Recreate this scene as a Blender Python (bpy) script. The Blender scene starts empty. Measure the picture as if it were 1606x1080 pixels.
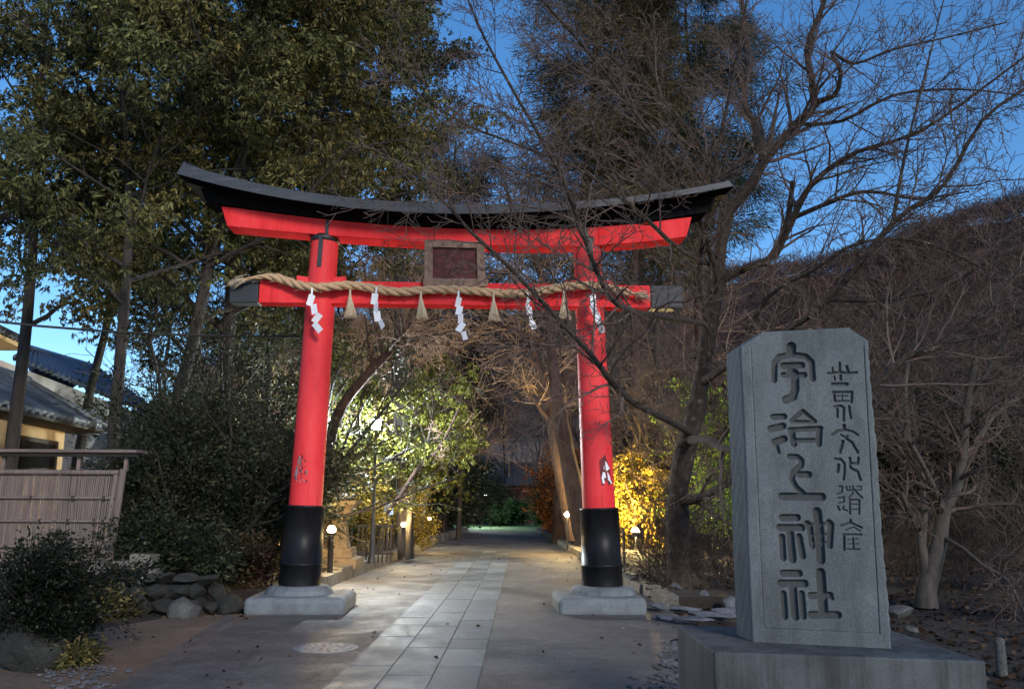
import bpy, math, random
import numpy as np
from mathutils import Vector, Matrix

# ------------------------------------------------------------------ camera, sky, sun, exposure
SC = bpy.context.scene
COL = SC.collection
FPX, W0, H0, CAMH, PITCH, ROLL = 1380.0, 1606.0, 1080.0, 1.55, math.atan(246 / 1380.0), math.radians(0.3)
cd = bpy.data.cameras.new('camera'); cam = bpy.data.objects.new('camera', cd); COL.objects.link(cam)
cd.sensor_width = 36; cd.lens = FPX / W0 * 36; cd.clip_start = 0.05; cd.clip_end = 2000
CR = Matrix.Rotation(math.pi / 2 + PITCH, 3, 'X') @ Matrix.Rotation(ROLL, 3, 'Z')
cam.matrix_world = Matrix.Translation((0, 0, CAMH)) @ CR.to_4x4()
SC.camera = cam
CRN = np.array(CR)

SUN_EL, SUN_AZ = math.radians(23), math.radians(24)      # behind the camera, a little to the right
wd = bpy.data.worlds.new('World'); SC.world = wd; wd.use_nodes = True
wn = wd.node_tree.nodes; wl = wd.node_tree.links
sky = wn.new('ShaderNodeTexSky'); sky.sky_type = 'NISHITA'; sky.sun_disc = False
sky.sun_elevation = SUN_EL; sky.sun_rotation = math.pi - SUN_AZ
sky.air_density = 0.9; sky.dust_density = 0.0; sky.ozone_density = 3.6
bg = wn['Background']; bg.inputs['Strength'].default_value = 0.15
hs = wn.new('ShaderNodeHueSaturation'); hs.inputs['Saturation'].default_value = 1.18; hs.inputs['Value'].default_value = 1.08
wl.new(sky.outputs[0], hs.inputs['Color']); wl.new(hs.outputs[0], bg.inputs['Color'])
sd = bpy.data.lights.new('sun', 'SUN'); sd.energy = 2.55; sd.angle = math.radians(13); sd.color = (1.0, 0.89, 0.79)
sun = bpy.data.objects.new('sun', sd); COL.objects.link(sun)
sdir = Vector((math.sin(SUN_AZ) * math.cos(SUN_EL), -math.cos(SUN_AZ) * math.cos(SUN_EL), math.sin(SUN_EL)))
sun.rotation_euler = sdir.to_track_quat('Z', 'Y').to_euler(); sun.location = (4, -12, 12)
SC.view_settings.view_transform = 'Standard'; SC.view_settings.look = 'None'
SC.view_settings.exposure = 0.22; SC.view_settings.gamma = 1.0
SC.cycles.use_denoising = True
SC.cycles.max_bounces = 6; SC.cycles.transparent_max_bounces = 4

# ------------------------------------------------------------------ helpers
def ray(px, py):
    return CRN @ np.array([(px - W0 / 2) / FPX, -(py - H0 / 2) / FPX, -1.0])
def P(px, py, Y):
    d = ray(px, py); t = Y / d[1]
    return np.array([d[0] * t, Y, CAMH + d[2] * t])
def G(px, py, z=0.0):
    d = ray(px, py); t = (z - CAMH) / d[2]
    return np.array([d[0] * t, d[1] * t, z])
def nrm(v):
    v = np.asarray(v, float); return v / (np.linalg.norm(v) + 1e-12)

def link(o, parent=None):
    COL.objects.link(o)
    if parent is not None: o.parent = parent
    return o
def tag(o, label=None, cat=None, group=None, kind=None):
    if label: o['label'] = label
    if cat: o['category'] = cat
    if group: o['group'] = group
    if kind: o['kind'] = kind
    return o
def thing(name, label, cat, loc=(0, 0, 0), rz=0.0, group=None):
    o = bpy.data.objects.new(name, None); link(o)
    o.location = tuple(float(a) for a in loc); o.rotation_euler = (0, 0, rz); o.empty_display_size = 0.2
    return tag(o, label, cat, group)
def copy_tree(o, parent=None):
    c = o.copy(); COL.objects.link(c); c.parent = parent
    for ch in [x for x in o.children]: copy_tree(ch, c)
    return c

def bulk(name, V, F, mat, parent=None, smooth=False):
    """V (n,3), F (m,k) arrays -> mesh object"""
    V = np.ascontiguousarray(V, dtype=np.float32); F = np.ascontiguousarray(F, dtype=np.int32)
    me = bpy.data.meshes.new(name); k = F.shape[1]
    me.vertices.add(len(V)); me.vertices.foreach_set('co', V.ravel())
    me.loops.add(F.size); me.loops.foreach_set('vertex_index', F.ravel())
    me.polygons.add(len(F)); me.polygons.foreach_set('loop_start', np.arange(len(F), dtype=np.int32) * k)
    if smooth: me.polygons.foreach_set('use_smooth', np.ones(len(F), dtype=bool))
    me.update(calc_edges=True)
    me.materials.append(mat)
    return link(bpy.data.objects.new(name, me), parent)

class MB:
    def __init__(s): s.v = []; s.f = []; s.sm = []
    def add(s, V, F, smooth=False):
        b = len(s.v); s.v.extend([tuple(float(c) for c in p) for p in V])
        for f in F: s.f.append(tuple(int(i) + b for i in f)); s.sm.append(smooth)
        return s
    def box(s, c, size, R=None):
        h = np.array(size) / 2.0
        V = np.array([[x, y, z] for z in (-1, 1) for y in (-1, 1) for x in (-1, 1)], float) * h
        if R is not None: V = V @ np.array(R).T
        V = V + np.array(c)
        return s.add(V, [(0, 2, 3, 1), (4, 5, 7, 6), (0, 1, 5, 4), (2, 6, 7, 3), (0, 4, 6, 2), (1, 3, 7, 5)])
    def hexa(s, B, T):          # bottom quad (ccw seen from above), top quad
        return s.add(list(B) + list(T), [(3, 2, 1, 0), (4, 5, 6, 7), (0, 1, 5, 4), (1, 2, 6, 5), (2, 3, 7, 6), (3, 0, 4, 7)])
    def tube(s, pts, rad, n=8, cap=True, smooth=True):
        pts = np.array(pts, float); m = len(pts)
        rad = np.full(m, rad) if np.isscalar(rad) else np.array(rad, float)
        T = np.gradient(pts, axis=0); T /= np.linalg.norm(T, axis=1)[:, None] + 1e-12
        ref = np.array([0, 0, 1.0]) if abs(T[:, 2]).mean() < 0.8 else np.array([0, 1.0, 0])
        A = np.cross(T, ref); A /= np.linalg.norm(A, axis=1)[:, None] + 1e-12; B = np.cross(T, A)
        a = np.arange(n) * 2 * np.pi / n
        V = pts[:, None] + rad[:, None, None] * (np.cos(a)[None, :, None] * A[:, None] + np.sin(a)[None, :, None] * B[:, None])
        F = [(i * n + j, i * n + (j + 1) % n, (i + 1) * n + (j + 1) % n, (i + 1) * n + j) for i in range(m - 1) for j in range(n)]
        s.add(V.reshape(-1, 3), F, smooth)
        if cap:
            s.add(V[0], [tuple(range(n))]); s.add(V[-1], [tuple(range(n))[::-1]])
        return s
    def lathe(s, prof, c=(0, 0, 0), n=24, smooth=True, cap=True, rot=0.0):
        a = np.arange(n) * 2 * np.pi / n + rot; c = np.array(c, float)
        V = np.array([[r * math.cos(t), r * math.sin(t), z] for r, z in prof for t in a]) + c
        m = len(prof)
        F = [(i * n + j, i * n + (j + 1) % n, (i + 1) * n + (j + 1) % n, (i + 1) * n + j) for i in range(m - 1) for j in range(n)]
        s.add(V, F, smooth)
        if cap:
            s.add(V[:n], [tuple(range(n))[::-1]]); s.add(V[-n:], [tuple(range(n))])
        return s
    def prism(s, poly, d):      # poly list of 3d pts, extruded by vector d
        n = len(poly); A = [np.array(p, float) for p in poly]; B = [p + np.array(d) for p in A]
        return s.add(A + B, [tuple(range(n))[::-1], tuple(range(n, 2 * n))] + [(i, (i + 1) % n, n + (i + 1) % n, n + i) for i in range(n)])
    def build(s, name, mat, parent=None, bevel=0.0, seg=2, weld=False):
        me = bpy.data.meshes.new(name); me.from_pydata(s.v, [], s.f); me.update()
        me.polygons.foreach_set('use_smooth', s.sm); me.materials.append(mat)
        o = link(bpy.data.objects.new(name, me), parent)
        if bevel:
            m = o.modifiers.new('bevel', 'BEVEL'); m.width = bevel; m.segments = seg; m.limit_method = 'ANGLE'
        return o

def fix_normals(o):
    import bmesh
    bm = bmesh.new(); bm.from_mesh(o.data); bmesh.ops.recalc_face_normals(bm, faces=bm.faces); bm.to_mesh(o.data); bm.free()
    return o

# ------------------------------------------------------------------ materials
class NT:
    def __init__(s, name):
        s.m = bpy.data.materials.new(name); s.m.use_nodes = True
        s.t = s.m.node_tree; s.n = s.t.nodes; s.l = s.t.links; s.b = s.n['Principled BSDF']
    def node(s, typ, **kw):
        n = s.n.new(typ)
        for k, v in kw.items(): setattr(n, k, v)
        return n
    def tex(s, scale, detail=4, rough=0.6, stretch=(1, 1, 1), coord='Object'):
        tc = s.node('ShaderNodeTexCoord'); mp = s.node('ShaderNodeMapping'); mp.inputs['Scale'].default_value = stretch
        s.l.new(tc.outputs[coord], mp.inputs['Vector'])
        n = s.node('ShaderNodeTexNoise'); n.inputs['Scale'].default_value = scale
        n.inputs['Detail'].default_value = detail; n.inputs['Roughness'].default_value = rough
        s.l.new(mp.outputs[0], n.inputs['Vector']); return n.outputs['Fac']
    def ramp(s, fac, stops):
        r = s.node('ShaderNodeValToRGB'); e = r.color_ramp.elements
        while len(e) < len(stops): e.new(0.5)
        for i, (p, c) in enumerate(stops): e[i].position = p; e[i].color = (*c, 1) if len(c) == 3 else c
        s.l.new(fac, r.inputs[0]); return r.outputs[0]
    def mix(s, a, b, fac, mode='MIX'):
        m = s.node('ShaderNodeMix', data_type='RGBA', blend_type=mode)
        for sock, v in ((m.inputs[0], fac), (m.inputs[6], a), (m.inputs[7], b)):
            if hasattr(v, 'links'): s.l.new(v, sock)
            else: sock.default_value = v if not isinstance(v, tuple) else (*v, 1) if len(v) == 3 else v
        return m.outputs[2]
    def col(s, c):
        if hasattr(c, 'links'): s.l.new(c, s.b.inputs['Base Color'])
        else: s.b.inputs['Base Color'].default_value = (*c, 1)
        return s
    def rough(s, v):
        if hasattr(v, 'links'): s.l.new(v, s.b.inputs['Roughness'])
        else: s.b.inputs['Roughness'].default_value = v
        return s
    def bump(s, h, strength=0.3, dist=0.02):
        b = s.node('ShaderNodeBump'); b.inputs['Strength'].default_value = strength; b.inputs['Distance'].default_value = dist
        s.l.new(h, b.inputs['Height']); s.l.new(b.outputs[0], s.b.inputs['Normal']); return s

def mat_noise(name, stops, scale=6, detail=5, rough=0.7, bump=0.3, bdist=0.02, stretch=(1, 1, 1), fine=None, spec=None):
    m = NT(name); f = m.tex(scale, detail, 0.65, stretch)
    c = m.ramp(f, stops)
    if fine:
        f2 = m.tex(fine, 3, 0.7); c = m.mix(c, m.ramp(f2, [(0.35, (0.55,) * 3), (0.65, (1.35,) * 3)]), 0.75, 'MULTIPLY')
        if bump: m.bump(f2, bump, bdist)
    elif bump: m.bump(f, bump, bdist)
    m.col(c).rough(rough)
    if spec is not None: m.b.inputs['Specular IOR Level'].default_value = spec
    return m.m
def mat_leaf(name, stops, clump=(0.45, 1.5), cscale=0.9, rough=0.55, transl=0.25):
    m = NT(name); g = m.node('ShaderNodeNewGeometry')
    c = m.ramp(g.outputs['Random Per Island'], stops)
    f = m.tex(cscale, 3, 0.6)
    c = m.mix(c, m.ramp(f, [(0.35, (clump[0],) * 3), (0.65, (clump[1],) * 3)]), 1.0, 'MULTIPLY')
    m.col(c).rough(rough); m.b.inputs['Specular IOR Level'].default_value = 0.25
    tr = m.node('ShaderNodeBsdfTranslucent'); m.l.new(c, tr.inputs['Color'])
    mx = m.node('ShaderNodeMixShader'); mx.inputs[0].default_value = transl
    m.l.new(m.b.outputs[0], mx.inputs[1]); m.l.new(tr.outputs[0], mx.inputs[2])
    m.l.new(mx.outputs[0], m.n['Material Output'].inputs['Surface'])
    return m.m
def mat_emit(name, color, strength):
    m = NT(name); m.col((0.8, 0.8, 0.8)); m.b.inputs['Emission Color'].default_value = (*color, 1)
    m.b.inputs['Emission Strength'].default_value = strength; return m.m

M = {}
def red_paint(name='vermilion_paint', spec=0.13):
    m = NT(name); f = m.tex(3.0, 6, 0.7, (1, 1, 0.35)); f2 = m.tex(45, 4, 0.7, (1, 1, 0.15))
    c = m.ramp(f, [(0.25, (0.6, 0.028, 0.032)), (0.5, (0.76, 0.048, 0.055)), (0.8, (0.82, 0.085, 0.09))])
    c = m.mix(c, m.ramp(f2, [(0.0, (0.55,) * 3), (0.36, (1,) * 3)]), 0.55, 'MULTIPLY')
    f3 = m.tex(2.2, 7, 0.75, (6, 6, 0.35)); c = m.mix(c, m.ramp(f3, [(0.30, (0.45, 0.4, 0.4)), (0.44, (1,) * 3)]), 0.6, 'MULTIPLY')
    f4 = m.tex(5, 8, 0.8, (1, 1, 0.6)); c = m.mix(c, (0.62, 0.16, 0.13), m.ramp(f4, [(0.6, (0,) * 3), (0.74, (0.7,) * 3)]))
    m.col(c).rough(m.ramp(f, [(0.3, (0.45,) * 3), (0.75, (0.62,) * 3)])).bump(f2, 0.08, 0.01); m.b.inputs['Specular IOR Level'].default_value = spec; return m.m
M['red'] = red_paint(); M['red_matte'] = red_paint('matte_vermilion_paint', 0.0)
M['black'] = mat_noise('black_lacquer', [(0.3, (0.006, 0.006, 0.007)), (0.7, (0.016, 0.016, 0.018))], 9, 4, 0.42, 0.05, 0.01, (1, 1, 0.15), spec=0.16)
M['black_matte'] = mat_noise('matte_black_wood', [(0.3, (0.005, 0.005, 0.006)), (0.7, (0.013, 0.013, 0.015))], 9, 4, 0.8, 0.1, spec=0.0)
M['iron'] = mat_noise('black_iron_strap', [(0.3, (0.012, 0.013, 0.016)), (0.7, (0.03, 0.03, 0.035))], 20, 4, 0.5, 0.1)
M['roof_copper'] = mat_noise('weathered_roof_edge', [(0.25, (0.016, 0.019, 0.026)), (0.55, (0.036, 0.042, 0.054)), (0.8, (0.085, 0.093, 0.105))], 5, 6, 0.55, 0.25, 0.01, (0.4, 1, 3), fine=60)
M['slate_cap'] = mat_noise('weathered_slate_blue_wood', [(0.3, (0.008, 0.011, 0.016)), (0.6, (0.016, 0.021, 0.028)), (0.9, (0.05, 0.06, 0.068))], 3, 6, 0.6, 0.2, 0.01, (0.5, 1, 6))
M['darkwood'] = mat_noise('dark_old_wood', [(0.3, (0.018, 0.013, 0.01)), (0.7, (0.05, 0.037, 0.028))], 6, 6, 0.75, 0.3, 0.01, (1, 1, 0.2))
M['plaque'] = mat_noise('faded_plaque_panel', [(0.3, (0.05, 0.016, 0.017)), (0.55, (0.13, 0.035, 0.037)), (0.75, (0.24, 0.07, 0.07))], 9, 6, 0.6, 0.2, 0.01)
M['plaque_frame'] = mat_noise('weathered_tan_wood', [(0.3, (0.15, 0.09, 0.068)), (0.7, (0.42, 0.27, 0.205))], 10, 6, 0.7, 0.3, 0.01)
M['rope'] = mat_noise('straw_rope', [(0.3, (0.28, 0.165, 0.085)), (0.55, (0.55, 0.365, 0.21)), (0.8, (0.74, 0.55, 0.36))], 30, 6, 0.85, 0.5, 0.01, (1, 4, 4))
M['straw'] = mat_noise('pale_straw', [(0.3, (0.42, 0.32, 0.2)), (0.7, (0.72, 0.6, 0.43))], 60, 4, 0.85, 0.2)
M['paper'] = mat_noise('white_paper', [(0.3, (0.72, 0.73, 0.78)), (0.7, (0.85, 0.86, 0.9))], 6, 3, 0.8, 0.05)
M['granite'] = mat_noise('pale_granite', [(0.3, (0.09, 0.103, 0.11)), (0.55, (0.16, 0.18, 0.19)), (0.8, (0.24, 0.262, 0.27))], 2.6, 6, 0.8, 0.5, 0.006, fine=110)
def stele_stone():
    m = NT('blue_grey_granite'); f = m.tex(1.6, 6, 0.65); f2 = m.tex(110, 3, 0.8); f3 = m.tex(7, 6, 0.7, (1, 1, 0.25))
    c = m.ramp(f, [(0.3, (0.07, 0.082, 0.086)), (0.5, (0.102, 0.117, 0.122)), (0.72, (0.138, 0.156, 0.16))])
    c = m.mix(c, m.ramp(f2, [(0.3, (0.6,) * 3), (0.5, (1,) * 3), (0.72, (1.7,) * 3)]), 0.8, 'MULTIPLY')
    c = m.mix(c, m.ramp(f3, [(0.36, (0.6, 0.58, 0.56)), (0.5, (1,) * 3)]), 0.6, 'MULTIPLY')
    f4 = m.tex(3.2, 8, 0.75); c = m.mix(c, (0.2, 0.215, 0.2), m.ramp(f4, [(0.6, (0,) * 3), (0.72, (0.4,) * 3)]))
    at = m.node('ShaderNodeAttribute', attribute_name='ink_and_shade'); c = m.mix(c, m.mix((0.018, 0.021, 0.024), (0.05, 0.055, 0.055), f2), at.outputs['Fac'])  # carved strokes coloured dark: ink fill that also carries their shading
    m.col(c).rough(0.8).bump(f2, 0.6, 0.006); return m.m
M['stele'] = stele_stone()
def base_stone():
    m = NT('stained_granite_plinth'); f = m.tex(1.8, 6, 0.65); f2 = m.tex(120, 3, 0.75); f3 = m.tex(5, 6, 0.7, (1.6, 1.6, 0.12))
    c = m.ramp(f, [(0.3, (0.04, 0.045, 0.048)), (0.7, (0.1, 0.11, 0.113))])
    c = m.mix(c, m.ramp(f2, [(0.3, (0.65,) * 3), (0.7, (1.35,) * 3)]), 0.8, 'MULTIPLY')
    c = m.mix(c, m.ramp(f3, [(0.38, (0.32, 0.31, 0.3)), (0.55, (1,) * 3)]), 0.85, 'MULTIPLY')
    m.col(c).rough(0.78).bump(f2, 0.4, 0.004); return m.m
M['plinth'] = base_stone()
M['rock'] = mat_noise('garden_rock', [(0.3, (0.035, 0.037, 0.036)), (0.55, (0.085, 0.085, 0.08)), (0.8, (0.15, 0.15, 0.145))], 3, 7, 0.85, 0.6, 0.03, fine=40)
M['rock_dark'] = mat_noise('dark_mossy_rock', [(0.3, (0.01, 0.012, 0.009)), (0.55, (0.024, 0.024, 0.02)), (0.8, (0.048, 0.046, 0.041))], 3, 7, 0.9, 0.6, 0.03, fine=30)
M['rock_blue'] = mat_noise('blue_grey_rock', [(0.3, (0.06, 0.066, 0.078)), (0.6, (0.125, 0.135, 0.155)), (0.85, (0.2, 0.21, 0.23))], 4, 7, 0.75, 0.6, 0.03, fine=50)
M['kerb'] = mat_noise('rough_kerb_stone', [(0.3, (0.09, 0.08, 0.065)), (0.6, (0.19, 0.175, 0.15)), (0.85, (0.28, 0.27, 0.25))], 3, 7, 0.85, 0.7, 0.03, fine=35)
def agg():
    m = NT('exposed_aggregate'); f = m.tex(0.9, 8, 0.7); f2 = m.tex(48, 3, 0.85); f3 = m.tex(1.7, 7, 0.7)
    c = m.ramp(f, [(0.3, (0.065, 0.058, 0.054)), (0.7, (0.16, 0.144, 0.135))])
    c = m.mix(c, m.ramp(f2, [(0.3, (0.5,) * 3), (0.52, (1,) * 3), (0.75, (2.0, 1.9, 1.8))]), 0.85, 'MULTIPLY')
    f5 = m.tex(13, 6, 0.8); c = m.mix(c, m.ramp(f5, [(0.34, (0.55,) * 3), (0.5, (1,) * 3), (0.68, (1.45,) * 3)]), 0.8, 'MULTIPLY')
    f6 = m.tex(0.55, 8, 0.7, (1, 0.5, 1)); c = m.mix(c, m.ramp(f6, [(0.36, (0.62, 0.6, 0.58)), (0.52, (1,) * 3)]), 0.8, 'MULTIPLY')
    m.col(c).rough(m.ramp(f3, [(0.35, (0.6,) * 3), (0.65, (0.85,) * 3)])).bump(f2, 0.8, 0.01); return m.m
M['aggregate'] = agg()
def pav():
    m = NT('grey_paving_slab'); f = m.tex(1.9, 8, 0.75); f2 = m.tex(45, 4, 0.8); g = m.node('ShaderNodeNewGeometry')
    c = m.ramp(f, [(0.3, (0.06, 0.066, 0.072)), (0.5, (0.115, 0.123, 0.13)), (0.75, (0.19, 0.197, 0.2))])
    c = m.mix(c, m.ramp(g.outputs['Random Per Island'], [(0, (0.68,) * 3), (1, (1.25,) * 3)]), 1.0, 'MULTIPLY')
    c = m.mix(c, m.ramp(f2, [(0.35, (0.72,) * 3), (0.65, (1.2,) * 3)]), 0.8, 'MULTIPLY')
    f5 = m.tex(9, 7, 0.8); c = m.mix(c, m.ramp(f5, [(0.34, (0.5, 0.49, 0.47)), (0.5, (1,) * 3), (0.68, (1.3,) * 3)]), 0.8, 'MULTIPLY')
    m.col(c).rough(m.ramp(f, [(0.35, (0.5,) * 3), (0.62, (0.72,) * 3)])).bump(f2, 0.5, 0.008); return m.m
M['paving'] = pav()
M['soil'] = mat_noise('leaf_littered_soil', [(0.3, (0.011, 0.008, 0.006)), (0.55, (0.025, 0.018, 0.013)), (0.8, (0.05, 0.034, 0.023))], 2.2, 8, 0.95, 0.6, 0.04, fine=28)
M['brown_earth'] = mat_noise('bare_brown_earth', [(0.3, (0.09, 0.06, 0.04)), (0.7, (0.18, 0.12, 0.08))], 1.4, 8, 0.95, 0.5, 0.02, fine=36)
M['lawn'] = mat_noise('lawn_with_painted_green_light', [(0.3, (0.09, 0.16, 0.055)), (0.7, (0.16, 0.26, 0.1))], 3, 6, 0.95, 0.3, 0.02, fine=60)  # strong green in the colour stands for green lamp light on the ground
M['hill'] = mat_noise('brown_hill_ground', [(0.3, (0.04, 0.023, 0.019)), (0.7, (0.085, 0.048, 0.04))], 0.22, 7, 0.95, 0.4, 0.5)
M['gravel'] = mat_noise('gravel_stone', [(0.3, (0.035, 0.035, 0.036)), (0.7, (0.13, 0.13, 0.135))], 3, 4, 0.8, 0.4)
def bark(name, a, b, c=None, scale=9, st=(1, 1, 0.3), bump=0.8, bd=0.03):
    stops = [(0.32, a), (0.6, b)] + ([(0.78, c)] if c else [])
    return mat_noise(name, stops, scale, 8, 0.9, bump, bd, st)
M['bark_cherry'] = bark('lichen_spotted_cherry_bark', (0.014, 0.01, 0.008), (0.055, 0.038, 0.028), (0.3, 0.255, 0.22), 11, (1, 1, 0.8), 1.0, 0.06)
M['twig_cherry'] = bark('grey_brown_twig', (0.045, 0.031, 0.027), (0.125, 0.086, 0.073), None, 5)
M['twig_brown'] = bark('brown_twig', (0.10, 0.066, 0.046), (0.25, 0.165, 0.118), None, 3)
M['twig_red'] = bark('reddish_brown_twig', (0.022, 0.015, 0.0125), (0.06, 0.041, 0.034), None, 3)
M['bark_dark'] = bark('dark_wet_bark', (0.012, 0.01, 0.009), (0.04, 0.033, 0.028), None, 10)
M['bark_pine'] = bark('scaly_red_brown_bark', (0.014, 0.008, 0.006), (0.055, 0.028, 0.02), (0.10, 0.055, 0.042), 9, (1, 1, 0.35), 1.0, 0.06)
M['bark_pale'] = bark('pale_smooth_bark', (0.03, 0.025, 0.021), (0.08, 0.068, 0.058), None, 6, (1, 1, 0.4), 0.5)
M['leaf_oak'] = mat_leaf('olive_evergreen_leaf', [(0.0, (0.024, 0.03, 0.011)), (0.45, (0.074, 0.08, 0.027)), (0.8, (0.13, 0.128, 0.045)), (1.0, (0.19, 0.175, 0.068))], (0.28, 1.65), 0.55)
M['leaf_oak2'] = mat_leaf('golden_olive_leaf', [(0.0, (0.04, 0.042, 0.016)), (0.5, (0.10, 0.092, 0.03)), (0.85, (0.19, 0.155, 0.05)), (1.0, (0.28, 0.21, 0.08))], (0.4, 1.5), 0.7)
M['leaf_dark'] = mat_leaf('dark_shrub_leaf', [(0.0, (0.013, 0.02, 0.011)), (0.6, (0.033, 0.044, 0.022)), (1.0, (0.08, 0.08, 0.042))], (0.4, 1.4), 1.2)
M['leaf_near'] = mat_leaf('glossy_dark_shrub_leaf', [(0.0, (0.007, 0.011, 0.007)), (0.7, (0.017, 0.024, 0.013)), (1.0, (0.045, 0.048, 0.029))], (0.5, 1.3), 2.0, 0.4)
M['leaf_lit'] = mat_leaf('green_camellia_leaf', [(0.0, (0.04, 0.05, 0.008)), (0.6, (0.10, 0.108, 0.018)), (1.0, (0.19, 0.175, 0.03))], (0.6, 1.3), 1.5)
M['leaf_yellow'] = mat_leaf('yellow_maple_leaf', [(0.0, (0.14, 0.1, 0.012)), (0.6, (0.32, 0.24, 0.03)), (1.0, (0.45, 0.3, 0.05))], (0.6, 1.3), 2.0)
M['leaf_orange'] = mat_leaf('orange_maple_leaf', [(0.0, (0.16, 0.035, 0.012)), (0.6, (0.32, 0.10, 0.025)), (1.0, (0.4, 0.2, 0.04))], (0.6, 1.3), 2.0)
M['leaf_painted_light'] = mat_leaf('leaf_with_painted_lime_light', [(0.0, (0.08, 0.14, 0.01)), (0.6, (0.2, 0.34, 0.02)), (1.0, (0.32, 0.46, 0.05))], (0.6, 1.3), 2.0)  # bright lime colour takes the place of green lamp light on the leaves
M['leaf_green'] = mat_leaf('bright_green_shrub_leaf', [(0.0, (0.015, 0.04, 0.012)), (0.6, (0.04, 0.10, 0.03)), (1.0, (0.09, 0.17, 0.06))], (0.6, 1.3), 2.0)
M['needle'] = mat_leaf('brown_green_needles', [(0.0, (0.036, 0.03, 0.014)), (0.5, (0.085, 0.066, 0.034)), (1.0, (0.16, 0.115, 0.062))], (0.45, 1.5), 0.5)
M['needle_green'] = mat_leaf('dark_green_needles', [(0.0, (0.012, 0.02, 0.010)), (0.6, (0.03, 0.042, 0.02)), (1.0, (0.06, 0.06, 0.03))], (0.45, 1.5), 0.5)
M['litter'] = mat_leaf('fallen_leaf', [(0.0, (0.018, 0.011, 0.007)), (0.6, (0.05, 0.028, 0.015)), (1.0, (0.11, 0.066, 0.035))], (0.6, 1.3), 1.0)
M['forest'] = mat_leaf('bare_forest_twigs', [(0.0, (0.035, 0.021, 0.017)), (0.6, (0.085, 0.049, 0.04)), (0.9, (0.14, 0.08, 0.065)), (1.0, (0.03, 0.035, 0.018))], (0.4, 1.5), 0.06)
M['tile'] = mat_noise('blue_grey_roof_tile', [(0.3, (0.05, 0.066, 0.1)), (0.7, (0.12, 0.155, 0.22))], 5, 5, 0.45, 0.2)
M['plaster'] = mat_noise('cream_plaster', [(0.3, (0.52, 0.36, 0.2)), (0.7, (0.64, 0.46, 0.27))], 2, 5, 0.9, 0.1)
M['plaster_white'] = mat_noise('white_plaster', [(0.3, (0.6, 0.56, 0.56)), (0.7, (0.75, 0.71, 0.7))], 2, 5, 0.9, 0.1)
M['bamboo'] = mat_noise('weathered_bamboo', [(0.3, (0.09, 0.068, 0.062)), (0.6, (0.18, 0.142, 0.128)), (0.8, (0.29, 0.235, 0.205))], 5, 6, 0.75, 0.2, 0.01, (4, 1, 0.3))
M['oldboard'] = mat_noise('weathered_board', [(0.3, (0.10, 0.075, 0.07)), (0.7, (0.22, 0.17, 0.155))], 4, 6, 0.75, 0.3, 0.01, (0.2, 2, 2))
M['gate_wood'] = mat_noise('dull_red_gate_wood', [(0.3, (0.09, 0.035, 0.028)), (0.7, (0.18, 0.075, 0.06))], 4, 5, 0.8, 0.2)
M['gate_roof'] = mat_noise('brown_grey_bark_roof', [(0.3, (0.06, 0.048, 0.044)), (0.7, (0.13, 0.105, 0.098))], 4, 5, 0.9, 0.3)
M['glass_dark'] = mat_noise('dark_window', [(0.3, (0.01, 0.01, 0.012)), (0.7, (0.02, 0.02, 0.025))], 3, 2, 0.1, 0)
M['cast_iron'] = mat_noise('cast_iron_cover', [(0.3, (0.09, 0.095, 0.1)), (0.7, (0.3, 0.315, 0.33))], 14, 5, 0.6, 0.3, 0.01, spec=0.25)
M['lantern'] = mat_noise('tan_sandstone', [(0.3, (0.1, 0.075, 0.05)), (0.7, (0.2, 0.15, 0.1))], 5, 6, 0.85, 0.4, 0.02, fine=50)
M['sign'] = mat_noise('pale_blue_sign', [(0.3, (0.3, 0.38, 0.5)), (0.7, (0.5, 0.56, 0.64))], 5, 3, 0.5, 0)
M['cable'] = mat_noise('black_cable', [(0.3, (0.008,) * 3), (0.7, (0.02,) * 3)], 5, 2, 0.6, 0)
M['bulb_white'] = mat_emit('white_lamp_glow', (0.88, 0.97, 1.0), 3500)
M['bulb_warm'] = mat_emit('warm_lamp_glow', (1.0, 0.7, 0.3), 1150)
M['added_lawn_glow'] = mat_emit('added_blue_white_lawn_glow', (0.85, 0.97, 1.0), 1100)
M['bulb_flood'] = mat_emit('amber_flood_glow', (1.0, 0.72, 0.26), 6500)

# ------------------------------------------------------------------ plant toolkit
def tubes(name, branches, mat, parent=None, sides=lambda r: 3 if r < 0.012 else (5 if r < 0.05 else 9)):
    groups = {}
    for pts, rad in branches:
        groups.setdefault((len(pts), sides(max(rad))), []).append((pts, rad))
    VV, FF, base = [], [], 0
    for (m, n), L in groups.items():
        Pm = np.array([p for p, r in L]); R = np.array([r for p, r in L]); B = len(L)
        T = np.gradient(Pm, axis=1); T /= np.linalg.norm(T, axis=2, keepdims=True) + 1e-12
        ref = np.where((abs(T[:, :, 2]).mean(1) < 0.8)[:, None], np.array([0, 0, 1.0]), np.array([0.0, 1, 0]))[:, None, :]
        A = np.cross(T, ref); A /= np.linalg.norm(A, axis=2, keepdims=True) + 1e-12; C = np.cross(T, A)
        a = np.arange(n) * 2 * np.pi / n
        V = Pm[:, :, None] + R[:, :, None, None] * (np.cos(a)[:, None] * A[:, :, None] + np.sin(a)[:, None] * C[:, :, None])
        idx = np.arange(B * m * n).reshape(B, m, n)
        F = np.stack([idx[:, :-1], np.roll(idx, -1, 2)[:, :-1], np.roll(idx, -1, 2)[:, 1:], idx[:, 1:]], -1).reshape(-1, 4) + base
        VV.append(V.reshape(-1, 3)); FF.append(F); base += B * m * n
    return bulk(name, np.concatenate(VV), np.concatenate(FF), mat, parent, True)

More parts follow.
